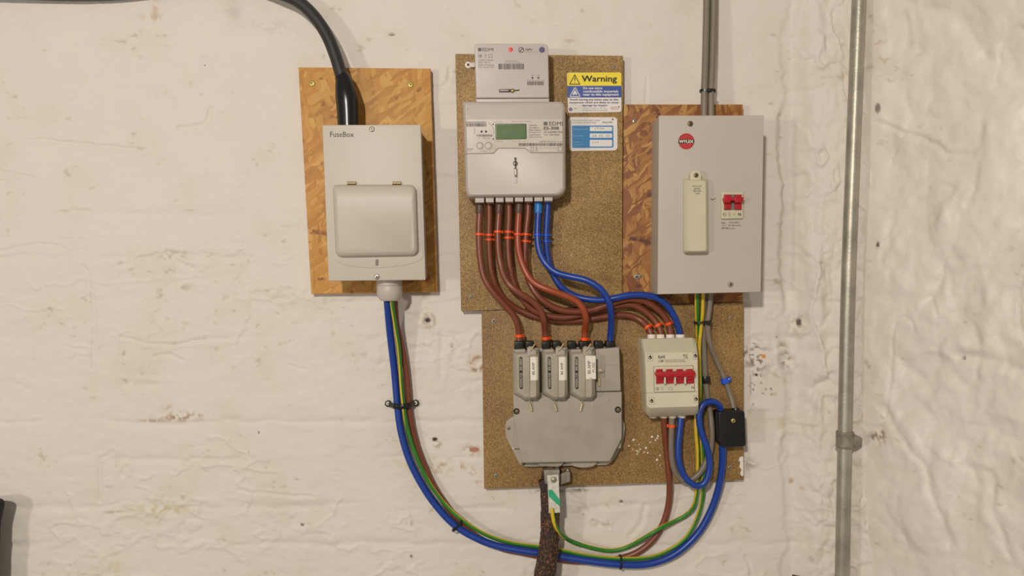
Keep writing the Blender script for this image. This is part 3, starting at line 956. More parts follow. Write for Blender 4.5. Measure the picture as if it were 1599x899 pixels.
# printed face panel with the stepped lower edge
pan = rpoly([(728, 186), (878, 186), (879, 237.5), (829, 238), (820, 231), (778, 231), (770.5, 239), (730, 239.5)], [2, 2, 1, 3, 3, 3, 3, 1], 4)
mb = MB()
mb.plate(pan, DM - 2, DM + .6, M['print_panel'], .4)
mb.line([(727, 239.8), (770.5, 239.4), (778, 231.4), (820, 231.4), (829, 238.4), (880, 238)], .7, DM + .7, M['ink_mid'], th=.9)
face = mb.build('face_panel', mt_)
DT = DM + .8
mb = MB()
mb.bars(728, 192.2, 759.5, 197.6, DT, M['ink'], 3)
mb.line([(728, 190.8), (759, 190.6)], 1.2, DT, M['ink_mid'])
mb.bars(744, 209.8, 769, 213.2, DT, M['ink_mid'], 5)
mb.line([(741, 200), (741, 210)], .7, DT, M['ink_mid'])
mb.text('L1  1000 imp', 747, 214.6, 765, 216.6, DT, M['ink_mid'])
mb.line(spline([(762, 191), (766, 194), (769, 198), (771, 204), (771, 209)], 4), .5, DT, M['ink_mid'])
for x, y, r in ((752, 205.4, 1.7), (758.8, 205.4, 1.7), (770, 194, 1.1), (770.3, 217, 1.1)): mb.flat(circ(x, y, r, 14), DT + .1, M['ink_black'], .2)
mb.text('Comms', 770, 189.3, 784, 191, DT, M['ink_mid'])
mb.text('Electricity Meter', 799, 188.7, 830, 190.6, DT, M['ink_mid'])
mb.text('Optical', 771.5, 219.5, 785, 221.2, DT, M['ink_mid'])
for i, (s, x1) in enumerate((('Active Rate', 838.5), ('Cost Balance', 841), ('Meter Balance', 844.5), ('Emergency Cr', 844.8), ('Load Limit', 843.5), ('Debt Remaining', 846))):
    mb.text(s, 826, 194.4 + 3.72 * i, x1, 196.6 + 3.72 * i, DT, M['ink_mid'], bold=.012)
def edmi_icon(mb, x, y, s, d, mt):
    for k in range(3):
        mb.flat(rect(x + k * s * .36, y, x + k * s * .36 + s * .27, y + s), d, mt)
    mb.flat(rect(x, y + s * .42, x + s, y + s * .52), d + .02, mt)
edmi_icon(mb, 849, 190, 5.8, DT, M['ink'])
mb.text('EDMI', 857.5, 190, 878.6, 195.8, DT, M['ink'], bold=.006)
mb.text('ES-30B', 849.2, 197.6, 873, 202.4, DT, M['ink'], bold=.03)
mb.text('UK 3x230/400V 50Hz', 849.5, 204.5, 878.5, 207.6, DT, M['ink_mid'], bold=.015)
mb.text('CA  20(100)A', 849.5, 209, 874, 212.2, DT, M['ink_mid'], bold=.012)
mb.text('22EM0158 20 45 18 26', 842.5, 220, 878.3, 222, DT, M['ink_mid'], bold=.01)
mb.bars(810, 223.4, 878.8, 227.8, DT, M['ink'], 9)
for x in (805, 811, 819): mb.text('v', x - 1, 219.6, x + 1.4, 221, DT, M['ink_mid'])
mb.line(rpoly([(829, 230), (833, 230), (833, 235.6), (829, 235.6)], .8), .5, DT, M['ink_mid'], True)
mb.text('X', 836, 229.6, 839.5, 234.2, DT, M['ink_mid'], bold=.01); mb.line([(835.6, 235.6), (840, 235.6)], .4, DT, M['ink_mid'])
for x in (843, 848, 853, 858, 863, 867): mb.text('LA'[int(x) % 2] + 'C', x, 230, x + 3.2, 231.8, DT, M['ink_mid'])
mb.line(rect(871.5, 229.4, 878, 235.4), .6, DT, M['ink_mid'], True)
mb.text('IP54', 730, 231.4, 738.5, 233.6, DT, M['ink_mid'], bold=.01); mb.text('2022', 729.6, 234.4, 736, 236, DT, M['ink_mid'])
mb.text('A   hold 2 s   B', 750, 234.6, 765.5, 236.8, DT, M['ink_mid'])
mb.build('printing', face)
mb = MB()
mb.plate(rpoly([(773, 193), (822, 193), (822.5, 217), (774, 218)], 2, 4), DM + .3, DM + 1.2, M['lcd_rim'], .4)
mb.flat(rpoly([(775, 195), (820.5, 195), (821, 215.8), (776, 216.5)], 1.5, 4), DM + 1.4, M['lcd'])
mb.text('0008:03', 784, 201, 812, 210.8, DM + 1.5, M['lcd_dark'])
mb.text('kWh', 812.5, 212.5, 818, 214.8, DM + 1.5, M['lcd_dark'])
tag(mb.build('display', mt_), 'green liquid crystal display')
for x in (749.6, 762.8):
    mb = MB(); mb.disc(x, 227.4, 5.6, DM, DM + .9, M['ink_mid'], 28); mb.disc(x, 227.4, 5.1, DM, DM + 2.4, M['print_panel'], 28, dome=1.2)
    mb.build('push_button', mt_)
mb = MB()
mb.disc(804.8, 255, 3.8, DM - .5, DM + 1.0, M['ink'], 18)
mb.disc(804.8, 255, 3.0, DM - .5, DM + 2.0, M['zinc'], 18, dome=1)
mb.tube([P(804.8, 246, DM + 1.2), P(804.7, 254, DM + 2.4), P(805, 262, DM + 2)], .0009, M['ink'], 8)
mb.disc(804.7, 247.2, 1.6, DM, DM + 1.5, M['ink'], 12)
mb.plate(rpoly([(802.5, 262), (807.2, 262), (807.6, 276), (803.6, 276)], 1.2, 3), DM, DM + 2.6, M['ink_mid'], .5)
mb.plate(rpoly([(803.4, 264), (806, 264), (806.3, 273), (804.2, 273)], .8, 3), DM, DM + 3.2, M['white'], .4)
mb.plate(rect(803, 276, 807.6, 286, .5), DM - .5, DM + .7, M['hub'], .3)
tag(mb.build('seal', mt_), 'small wire seal')
for i, (x0, x1) in enumerate(((742, 756), (758.5, 771), (774, 786.5), (789, 801.5), (804, 817), (819.3, 832), (834.5, 847.5), (850, 863))):
    yb = 316 - i * .35
    MB().plate(rpoly([(x0, 304), (x1, 304), (x1, yb), (x0, yb)], .6, 2), 28, 66, M['meter'], .8).build('terminal_shroud', mt_)
for (x, y) in ((731, 170), (874, 167)): pass
mb = MB()
mb.text('IEC', 728, 169.4, 732.5, 170.8, DM + .1, M['ink_mid'])
mb.build('marking', mt_)

hb = thing('communications_hub', 800, 157, 20, 'grey communications hub with red dot sitting on top of the meter', 'communications hub')
ho = rpoly([(740.5, 68), (856, 68), (857.5, 152.5), (743.5, 153)], [7, 8, 1, 1], 6)
DH = 66
MB().plate(ho, 22, DH, M['hub'], 1.6).build('case', hb)
MB().plate([(743.5, 154.2), (857.5, 153.6), (857.5, 162), (744, 162)], 22, DH - 2, M['hub'], .8).build('lower_lip', hb)
MB().plate(rpoly([(735, 97), (742, 97), (742, 105), (735, 105)], 2.5), 21, 26, M['hub'], .5).build('fixing_tab', hb)
mb = MB()
DT = DH + .12
edmi_icon(mb, 746.6, 74.8, 5.2, DT, M['ink'])
mb.text('EDMI', 753.4, 75, 770.6, 79.8, DT, M['ink'], bold=.008)
mb.text('UK', 747, 85.2, 753, 89.8, DT, M['ink_mid'], bold=.02); mb.text('X', 756.4, 84.6, 760, 88.6, DT, M['ink_mid']); mb.line([(756, 90), (760.5, 90)], .5, DT, M['ink_mid'])
mb.line(rect(763.4, 84.8, 768.4, 89.8), .6, DT, M['ink_mid'], True)
for i, (s, x1) in enumerate((('CS2GA UB A2', 770.5), ('2021 09 15', 765.5), ('Made in Romania', 771.5), ('SMS sample BG', 771.3))):
    mb.text(s, 746.8, 92.6 + 3.75 * i, x1, 95.2 + 3.75 * i, DT, M['ink_mid'], bold=.006)
mb.text('Comms hub ID', 790, 93.8, 808, 96, DT, M['ink_mid']); mb.text('00-1B-C5-07-10-26', 787, 96.8, 812, 98.6, DT, M['ink_mid'])
mb.bars(778.4, 99.4, 818, 108.2, DT, M['ink'], 12)
mb.text('WAN', 829, 116.2, 833.5, 118, DT, M['ink_mid']); mb.text('HAN', 838.6, 116.2, 843, 118, DT, M['ink_mid'])
for x in (831.4, 840.7): mb.flat(circ(x, 121.3, 1.5, 14), DT, M['ink_black'])
mb.text('HW Standard 16', 823, 124.4, 848.6, 126.2, DT, M['ink_mid'])
mb.bars(823.4, 127, 848.8, 133, DT, M['ink'], 17)
mb.disc(814, 78, 4.4, DT - .2, DT, M['ink'], 24); mb.disc(814, 78, 3.2, DT - .2, DT + .08, M['hub'], 24); mb.line([(811.5, 80.6), (816.5, 75.2)], 1.6, DT + .16, M['ink'])
mb.text('ZigBee', 820, 75.6, 831.6, 79.2, DT, M['ink'], bold=.015, shear=.2); mb.text('Certified product', 820, 80, 839.4, 81.8, DT, M['ink_mid'])
mb.disc(846.3, 77.8, 4.6, DT - .2, DT, M['ink_navy'], 24); mb.line(circ(846.3, 77.8, 2.2, 6), .6, DT + .1, M['ink_mid'], True)
mb.line([(772, 137), (772, 148)], .3, DT, M['meter']); mb.line([(772, 136.5), (820, 136)], .35, DT, M['print_panel'])
mb.build('printing', hb)
mb = MB(); mb.disc(797.3, 77.4, 3.5, DH - .3, DH + .7, M['red_dot'], 20, dome=.4)
tag(mb.build('indicator', hb), 'red round indicator dot')
mb = MB()
mb.plate(rpoly([(779, 139.3), (796, 139), (800, 140.3), (800, 143), (796, 143.8), (779.4, 143.9)], .6, 2), DH, DH + 1.4, M['ink'], .4)
mb.plate([(780.2, 140.6), (794, 140.4), (794, 142), (780.6, 142.2)], DH + 1, DH + 1.7, M['meter'], .2)
mb.disc(800.2, 141.4, 3.2, DH - .2, DH + 1.6, M['brass_dark'], 16, dome=.8); mb.disc(800.4, 141.4, 1.8, DH, DH + 2.2, M['brass'], 12, dome=.5)
mb.tube([P(803, 141.3, DH + 1), P(811, 140.6, DH + .8)], .0008, M['ink'], 8)
tag(mb.build('seal', hb), 'dark sealing pin')

# ------------------------------------------------------------------ stickers on the chipboard
wl = thing('warning_sticker', 928, 176, 20, 'yellow, blue and white Warning sticker on the upper chipboard', 'sticker')
lb = rpoly([(885, 113.5), (970.3, 113), (970.3, 174.8), (887, 176.2)], 3, 4)
MB().loft([(lb, 20.0, 20.4), (lb, 20.4, 20.4)], M['white_lbl']).build('backing', wl)
mb = MB()
mb.flat(rpoly([(885.2, 113.6), (970.1, 113.1), (970.2, 133.8), (885.6, 134)], [3, 3, 0, 0], 4), 20.6, M['yel_lbl'], .15)
mb.flat([(885.7, 134), (970.2, 133.8), (970.3, 152), (886.2, 152.4)], 20.6, M['blu_lbl'], .15)
T = 20.75
def tri(x0, y0, x1, y1): return [((x0 + x1) / 2, y0), (x1, y1), (x0, y1)]
mb.line(tri(889.6, 116.8, 905.3, 131.4), 1.3, T, M['ink_black'], True)
mb.flat([(896.6, 120.8), (898.6, 120.8), (898, 127), (897.2, 127)], T, M['ink_black']); mb.flat(circ(897.6, 129, .8, 10), T, M['ink_black'])
mb.text('Warning', 908.3, 118, 963.4, 130.4, T, M['ink_black'], bold=.022)
mb.line(tri(889.8, 136.2, 906, 150.6), 1.2, T, M['white_lbl'], True)
mb.flat([(894.6, 148.2), (894.4, 145.2), (896, 143.6), (897, 141.2), (898.4, 140.6), (899.6, 144), (901.2, 145.4), (901, 148.2), (899.3, 148.2), (898.3, 145.8), (896.6, 148.2)], T, M['white_lbl'])
mb.text('Do not store', 910.5, 135.6, 940.6, 139.2, T, M['white_lbl'], bold=.03)
mb.text('combustible materials', 910.6, 140.6, 965.6, 144.4, T, M['white_lbl'], bold=.03)
mb.text('near to this equipment', 910.8, 145.6, 966.4, 150.4, T, M['white_lbl'], bold=.03)
mb.text('Avoid storing any items near to this', 889.5, 153.8, 965.4, 157.8, T, M['ink_navy'], bold=.02)
mb.text('equipment which are likely to cause', 889, 158.4, 966, 162.2, T, M['ink_navy'], bold=.02)
mb.text('damage by impact', 909, 162.8, 948.5, 166.6, T, M['ink_navy'], bold=.02)
mb.disc(891, 170.6, 2.7, 20.4, T, M['ink_navy'], 18); mb.text('e', 889.8, 169.4, 892.2, 171.8, T + .1, M['white_lbl'])
mb.text('energy', 896, 168.6, 900.4, 170.6, T, M['ink_red']); mb.text('In an emergency call 105', 911, 168, 946, 169.8, T, M['ink_mid'])
mb.text('For more information visit the website', 910, 171, 948.5, 172.8, T, M['ink_mid'])
mb.text('Network Plus', 953.6, 166.4, 964, 168.2, T, M['ink_red']); mb.text('Safety First', 954, 168.8, 966.6, 171.4, T, M['ink_red']); mb.disc(966.3, 166.6, 1.3, 20.4, T, M['ink_red'], 10)
mb.build('printing', wl)

rl = thing('record_sticker', 926, 236, 20, 'white and blue record sticker with three white fields below the Warning sticker', 'sticker')
lb = rpoly([(887.2, 182.6), (963.8, 183), (964.2, 234.6), (889, 235.8)], 6, 5)
MB().loft([(lb, 20.0, 20.4), (lb, 20.4, 20.4)], M['white_lbl']).build('backing', rl)
mb = MB()
mb.flat(rpoly([(893, 196), (957.6, 196), (958, 230.4), (893.6, 231)], 2, 4), 20.6, M['cyan_lbl'], .15)
for y0, y1 in ((198, 204.6), (208.3, 215), (218.3, 228.6)): mb.flat(rect(921, y0, 955.8, y1, 1.4, 4), T, M['white_lbl'])
mb.text('This meter has been quality checked', 892.8, 187, 937, 189, T, M['ink_mid'], bold=.012)
mb.text('in accordance with requirements', 892.6, 190.4, 931, 192.4, T, M['ink_mid'], bold=.012)
mb.text('Network Plus', 941, 189.8, 956.5, 191.8, T, M['ink'], bold=.02); mb.disc(956.8, 186.2, 1.3, 20.4, T, M['ink'], 10)
mb.text('Emergency Ref No', 895, 200.6, 918.6, 203, T, M['cyan_txt'], bold=.01)
mb.text('Date of Work', 895, 210.8, 911.6, 213, T, M['cyan_txt'], bold=.01)
mb.text('Completed by', 896, 221, 909.4, 223, T, M['cyan_txt'], bold=.01); mb.text('(print name)', 896, 224.6, 911.6, 226.8, T, M['cyan_txt'], bold=.01)
mb.text('1744', 929, 199.2, 943, 202, T + .1, M['ink_pen']); mb.text('24  05  22', 925, 210.2, 952, 213.6, T + .1, M['ink_pen']); mb.text('J M', 924, 221, 935, 224.4, T + .1, M['ink_pen'], shear=.3)
mb.build('printing', rl)

# ------------------------------------------------------------------ light grey fuse box (right)
wy = thing('consumer_unit', 1108, 458, 18, 'light grey steel fuse box with round red badge and double red switch', 'fuse box')
DW = 86
WQ = [(1029, 180.2), (1193, 180), (1188, 455.8), (1027, 459.4)]
MB().plate(inset(WQ, .5), 18, DW - 1.2, M['wylex_side'], .4).build('body', wy)
MB().plate(WQ, DW - 10, DW, M['wylex'], 1.1).build('front_cover', wy)
mb = MB()
T = DW + .25
mb.flat(rpoly([(1058, 207), (1085.6, 207), (1085.6, 234), (1058, 234)], 12.6, 6), DW + .12, M['wylex'])
mb.disc(1071.7, 220.6, 12.5, DW - .2, T, M['badge_red'], 40)
mb.flat([(1059.4, 217.6), (1084, 217.6), (1084.2, 220.4), (1084, 223.8), (1059.4, 223.8), (1059.2, 220.4)], T + .15, M['ink_black'])
for k in range(-4, 5): mb.flat(rect(1071.3 + k * 2.5, 210.6 + abs(k) ** 1.6 * .55, 1071.8 + k * 2.5, 217.4), T + .1, M['ink_red'], .08); mb.flat(rect(1071.3 + k * 2.5, 224, 1071.8 + k * 2.5, 230.8 - abs(k) ** 1.6 * .55), T + .1, M['ink_red'], .08)
mb.text('WYLEX', 1060.4, 218.6, 1082.8, 223, T + .3, M['white'], bold=.03)
tag(mb.build('badge', wy), 'round red and black badge')
screw(1078.3, 193, 4.4, DW, M['brass_dark'], wy)
screw(1141.2, 444, 4.4, DW, M['zinc_dull'], wy)
mb = MB()
mb.line(spline([(1109.5, 310), (1112, 311.6), (1114, 311.2), (1117.5, 309.6)], 3), .9, DW + .12, M['ink'])
mb.text('Main', 1126.5, 346.8, 1132.8, 349, DW + .15, M['ink'], bold=.02); mb.text('BS EN 60947-3', 1139, 346.4, 1154.6, 348.4, DW + .15, M['ink'], bold=.01)
mb.text('Type', 1127, 351, 1134, 353, DW + .15, M['ink'], bold=.01); mb.text('IEC 408 AC22A', 1137.6, 350.8, 1156.8, 353, DW + .15, M['ink'], bold=.01)
mb.text('230V 100A', 1126.6, 355, 1138, 357.4, DW + .15, M['ink'], bold=.02); mb.text('isolator', 1138.6, 355.6, 1149, 357.6, DW + .15, M['ink'])
mb.build('printing', wy)
# removable fuse cover
mb = MB()
o0 = rpoly([(1067.5, 280), (1104.6, 280.4), (1105.6, 393.6), (1067.5, 394)], [2, 3, 4, 4], 4)
mb.loft([(inset(o0, -1.2), DW - .5), (inset(o0, -.6), DW + 4), (o0, DW + 13), ([(x + (2.6 if x < 1080 else -.5), y) for x, y in inset(o0, .8)], DW + 17), ([(x + (6 if x < 1080 else -1), y) for x, y in inset(o0, 2.0)], DW + 20)], M['ivory_old'])
fc = mb.build('fuse_cover', wy)
mb = MB()
mb.plate(rpoly([(1078, 283), (1078, 270), (1082, 265.6), (1092, 265.6), (1095, 270), (1095.6, 283)], [1, 5, 4, 4, 5, 1], 4), DW, DW + 16, M['ivory_old'], 1)
mb.build('lug', fc)
screw(1087.2, 273.4, 3.7, DW + 16, M['brass_dark'], fc)
mb = MB()
for i, (s, x0, x1) in enumerate((('SWITCH OFF', 1081, 1095.6), ('BEFORE', 1084, 1093.2), ('REMOVING', 1082.6, 1094.8), ('COVER', 1085.6, 1092.8))):
    mb.text(s, x0, 289.6 + 3.8 * i, x1, 291.8 + 3.8 * i, DW + 20.15, M['ink'], bold=.01)
mb.build('printing', fc)
# main switch
mb = MB()
mb.plate(rpoly([(1126.5, 299.6), (1160.6, 299.6), (1160.2, 341), (1126.8, 341.6)], 1, 3), DW - 1, DW + 5, M['ivory_old'], 1)
sw = mb.build('main_switch', wy)
MB().plate(rect(1130.5, 303.5, 1158.4, 327.8), DW + 4, DW + 5.4, M['ink_mid'], .2).build('toggle_well', sw)
def toggle(x0, y0, x1, y1, d, parent, hx0=None, hx1=None):
    mb = MB()
    w = (x1 - x0)
    mb.plate([(x0, y0), (x1, y0), (x1, y1), (x0 + w * .04, y1)], d, d + 5, M['red'], .8)
    mb.plate([(x0 - 1.4, y0 + 6), (x0, y0 + 4), (x1, y0 + 4), (x1 + 1.2, y0 + 6.4), (x1 - .2, y0 + (y1 - y0) * .55), (x0 + .4, y0 + (y1 - y0) * .55)], d + 4, d + 12, M['red'], 1)
    return mb.build('toggle', parent)
toggle(1131.4, 303.6, 1141.4, 326.6, DW + 5, sw)
toggle(1147.6, 303.6, 1158, 326.6, DW + 5, sw)
mb = MB(); mb.plate([(1140, 308.6), (1149, 308.6), (1149, 313), (1140, 313)], DW + 8, DW + 16, M['red'], .5); mb.plate([(1157, 308.2), (1162, 307.6), (1160.4, 314.2), (1157, 314)], DW + 8, DW + 16, M['red'], .5); mb.build('toggle_link', sw)
mb = MB()
mb.disc(1131.4, 334.6, 2.9, DW + 4.8, DW + 5.1, M['ink_mid'], 20); mb.disc(1131.4, 334.6, 2.3, DW + 4.8, DW + 5.2, M['ivory_old'], 20); mb.text('BS', 1129.6, 333.4, 1133.2, 335.8, DW + 5.3, M['ink_mid'], bold=.02)
mb.text('100A', 1137, 331.6, 1141, 333.2, DW + 5.2, M['ink_mid']); mb.text('240V', 1137, 334, 1141, 335.6, DW + 5.2, M['ink_mid']); mb.text('AC22', 1137, 336.4, 1141, 338, DW + 5.2, M['ink_mid'])
mb.text('+', 1145.6, 333.4, 1148, 335.6, DW + 5.2, M['ink_mid'], bold=.02); mb.text('N', 1152.6, 332.2, 1157, 336.8, DW + 5.2, M['ink'], bold=.03)
mb.build('printing', sw)

# cables into the top of it
cable('grey_cable', [(1103.5, -60, 30), (1103.4, 0, 32), (1102.2, 60, 36), (1101, 110, 42), (1099.7, 145, 46), (1099.4, 188, 48)], 5.2, M['grey_cable'], 'left of the two grey cables dropping into the top of the light grey fuse box', group=None)
cable('grey_cable', [(1115.2, -60, 30), (1114.8, 0, 32), (1113.6, 60, 36), (1112, 110, 42), (1110.3, 145, 46), (1110.2, 188, 48)], 4.9, M['grey_cable'], 'right of the two grey cables dropping into the top of the light grey fuse box')
cable('earth_cable', [(1109, -60, 22), (1109, 0, 23), (1108, 60, 26), (1106.6, 110, 31), (1105.4, 145, 35), (1105, 188, 38)], 3.2, M['green'], 'green earth cable half hidden between the two upper grey cables', stripe=gy(lambda t: .4, .3))

def tie(name, cx, cy, d, dirx, diry, hw, hd, label, w=1.8, mt=None, tail=None, cat='cable tie'):
    """band around a bundle: loop in the plane across the run direction (px units)"""
    l = math.hypot(dirx, diry); ux, uy = dirx / l, diry / l
    ax, ay = -uy, ux                       # across
    pts = []
    for k in range(33):
        a = 2 * math.pi * k / 32
        sx = math.copysign(abs(math.cos(a)) ** .75, math.cos(a)); sy = math.copysign(abs(math.sin(a)) ** .75, math.sin(a))
        pts.append(P(cx + ax * hw * sx, cy + ay * hw * sx, d + hd * sy, d))
    u = (P(cx + ux, cy + uy, d) - P(cx, cy, d)).normalized()
    mb = MB()
    vs, fs = [], []
    c0 = P(cx, cy, d); h = w * S / 2000
    for p in pts[:-1]:
        o_ = (p - c0).normalized()
        vs += [p - u * h, p + u * h, p + u * h + o_ * .0011, p - u * h + o_ * .0011]
    n = 32
    for i in range(n):
        j = (i + 1) % n
        for a, b_ in ((0, 1), (1, 2), (2, 3), (3, 0)):
            fs.append((i * 4 + a, i * 4 + b_, j * 4 + b_, j * 4 + a))
    mb.add(vs, fs, mt or M['black'])
    if tail:
        (tx, ty) = tail
        mb.box(tx - 2.2, ty - 2.6, tx + 2.2, ty + 2.6, d - 1, d + hd + 1.5, mt or M['black'], .6)
    return tag(mb.build(name), label, cat)

tie('cable_tie', 1105, 142, 44, 0, 1, 11.6, 7.5, 'black tie around the two grey cables above the light grey fuse box', 3.6, tail=(1109, 141))

# ------------------------------------------------------------------ meter tails
def tail_(pts, keys, mt, label, bands, r=5.0):
    return cable('meter_tail', withd(pts, keys), r, mt, label, 'cable', None, bands=bands)
OR, DK = M['orange'], M['brown_dark']
BR = M['brown']
# to the isolator (rear layer)
tail_([(764, 308), (764.5, 340), (764, 372), (765, 400), (767.5, 425), (774, 446), (787, 466), (804, 480), (826, 490.5), (852, 498), (881, 501), (909, 500), (934, 496), (958, 492.5), (980, 492), (998, 498.5), (1010, 509), (1016, 519), (1017, 534)],
      [(0, 44), (.25, 38), (.4, 29), (.8, 29), (.95, 42), (1, 42)], BR, 'brown meter tail from second terminal to the leftmost isolator entry, lowest of the sweep', [(762.5, 366.5, 3.4, OR, 1.26), (762.5, 374, 3.4, OR, 1.26), (1010.5, 512, 4.2, OR, 1.25)])
tail_([(795, 308), (795, 340), (793.5, 372), (794.5, 400), (798, 425), (805, 448), (817, 468), (833, 484), (852, 492), (877, 495.5), (900, 493), (924, 486.5), (948, 480), (966, 476.5), (984, 475.5), (1002, 482), (1018, 495), (1028, 509), (1032, 520), (1032.5, 534)],
      [(0, 44), (.25, 42), (.4, 40), (.8, 37.5), (.95, 42), (1, 42)], BR, 'brown meter tail from fourth terminal to the second isolator entry, middle of the sweep', [(793.5, 362, 3.6, OR, 1.26), (793, 371, 3.6, OR, 1.26), (1027, 507.5, 4.2, OR, 1.25)])
tail_([(825, 308), (825, 330), (822.5, 355), (820.5, 380), (820, 405), (823.5, 430), (831, 449), (842, 464), (857, 475.5), (877, 484), (900, 486.5), (924, 484), (945, 477), (966, 470), (985, 466.5), (1004, 469), (1024, 480), (1038, 494), (1045.5, 509), (1047, 520), (1047.5, 534)],
      [(0, 44), (.2, 44), (.35, 51), (.55, 48), (.7, 47.5), (.9, 42), (1, 42)], BR, 'brown meter tail from sixth terminal to the third isolator entry, highest of the browns', [(822.5, 366, 3.4, OR, 1.26), (821, 376.5, 3.4, OR, 1.26), (1043, 505, 4.2, OR, 1.25)])
tail_([(856, 308), (855, 330), (853.5, 355), (853, 380), (855.5, 402), (862, 424), (873, 444), (888, 457), (907, 465), (928, 468), (946, 467.5), (963, 464.5), (984, 460.5), (1006, 460.5), (1026, 465), (1042, 477), (1053, 494), (1059.5, 512), (1061.5, 522), (1062, 534)],
      [(0, 44), (.2, 42), (.38, 44), (.58, 59), (.7, 59), (.82, 54), (.93, 42), (1, 42)], M['blue'], 'blue meter tail from the last terminal curving right to the isolator', [(853.5, 367, 3.2, M['blue_tie'], 1.2), (853.2, 376.5, 3.2, M['blue_tie'], 1.2)], r=5.0)
# to the cutout (front layer)
tail_([(749, 308), (749, 332), (748, 352), (748, 375), (749.5, 400), (754, 427), (762, 445), (774, 461), (787, 475), (799, 488), (807, 503), (810.5, 521), (811, 545)],
      [(0, 48), (.3, 50), (.55, 52), (.8, 48), (.92, 40), (1, 40)], BR, 'brown meter tail from first terminal down to the left fuse carrier', [(749, 324, 18, DK, 1.25), (747.8, 366, 3.6, OR, 1.26), (810.5, 524, 4.6, OR, 1.22)])
tail_([(780, 308), (779, 335), (777.5, 358), (778, 385), (781, 410), (786.5, 430), (797, 446), (813, 458.5), (831, 470), (843, 483), (849, 499), (851.5, 520), (852, 545)],
      [(0, 48), (.3, 52), (.55, 64), (.8, 58), (.93, 40), (1, 40)], BR, 'brown meter tail from third terminal down to the middle fuse carrier', [(779.5, 324, 18, DK, 1.25), (777, 362, 3.8, OR, 1.26), (851.5, 528, 4.6, OR, 1.22)])
tail_([(811, 308), (810, 335), (808.5, 360), (809, 383), (813.5, 406), (824, 430), (838, 444), (858, 453), (880, 460.5), (900, 470), (911, 483), (915, 499), (913, 518), (912, 545)],
      [(0, 48), (.3, 54), (.55, 66), (.8, 66), (.95, 40), (1, 40)], M['brown_red'], 'bright rust coloured meter tail from fifth terminal to the right fuse carrier', [(810.5, 324, 18, DK, 1.25), (808.3, 366, 3.4, OR, 1.26), (912, 529, 4.6, OR, 1.22)])
tail_([(840.5, 308), (840.5, 332), (839.5, 352), (839.5, 374), (843, 394), (852, 411), (868, 425), (890, 431.5), (914, 437), (934, 448), (947, 463), (953, 481), (954.5, 503), (953, 525), (953, 545)],
      [(0, 48), (.3, 56), (.5, 66), (.62, 73), (.75, 73), (.93, 40), (1, 40)], M['blue'], 'blue meter tail from seventh terminal curving down to the neutral block', [(840.5, 325, 16, M['blue_tape'], 1.25), (839.5, 367, 3.2, M['blue_tie'], 1.2)])

# ------------------------------------------------------------------ service cutout
co = thing('service_cutout', 884, 731, 20, 'large grey service cutout with three fuse carriers on the lower chipboard', 'fuse cutout')
GP, GC = M['grey_plastic'], M['grey_plastic2']
mb = MB()
fl_ = rpoly([(801, 650), (789, 658), (789, 681), (811, 724), (818, 729), (950, 726), (960, 716), (974, 690), (977, 662), (968, 652)], [2, 8, 8, 6, 6, 6, 8, 20, 10, 2], 5)
mb.plate(fl_, 20, 34, GP, 1.5)
mb.build('flange', co)
mb = MB()
mb.plate([(802, 544), (967, 541), (970, 700), (802, 700)], 20, 46, GP, 1); mb.build('base', co)
for x0, x1 in ((839, 880), (890, 932)):
    mb = MB()
    c = (x0 + x1) / 2; w = (x1 - x0) / 2
    pl = [(x0, 716)] + [(c - w * math.cos(math.pi * k / 14), 721 + 9.5 * math.sin(math.pi * k / 14) ** .8) for k in range(15)] + [(x1, 716)]
    mb.plate(pl, 22, 42, GP, 2); mb.build('knockout', co)
mb = MB()
cv = rpoly([(801.5, 612), (971, 611.5), (971, 684), (952.5, 720), (816, 722.5), (809.5, 692), (802, 655)], [1, 1, 3, 3, 3, 3, 3], 4)
mb.plate(cv, 34, 56, GP, 1.2)
cvr = mb.build('front_cover', co)
DC = 56.2
mb = MB()
mb.line([(864, 660), (876, 657.6), (896, 657.4), (909, 660)], .6, DC, M['grey_plastic2'], th=.5); mb.line([(864, 662), (864, 677), (908.5, 677), (908.5, 662)], .5, DC, M['grey_plastic2'], th=.5)
mb.text('HENLEY', 866, 664, 907, 674.6, DC + .3, GP)
for x in (829, 867, 907, 886, 925): mb.plate(rect(x - 1.5, 626, x + 1.5, 640), 55, 56.5, GC, .3)
mb.disc(949, 625, 3.4, 55, 56.6, GP, 20, dome=.4)
mb.build('embossing', cvr)
for x, y, r in ((806.5, 642, 5), (965, 639.5, 5)):
    mb = MB(); mb.disc(x, y, r, 54, 56.4, M['dark_gap'], 20); mb.disc(x + .8, y + .5, r * .62, 54, 57.5, M['brass_dark'], 14, dome=.6); mb.build('cover_screw', co)
screw(794, 668.5, 3.3, 34, M['zinc_dull'], co)
screw(817.5, 723.5, 3.4, 34, M['brass_dark'], co)
mb = MB(); mb.plate(rpoly([(800, 699), (806, 696.6), (807, 699.4), (801, 702)], 1, 2), 33, 36.5, M['tag_metal'], .4); mb.build('clip', co)  # pale sliver put in for a white highlight at the flange edge
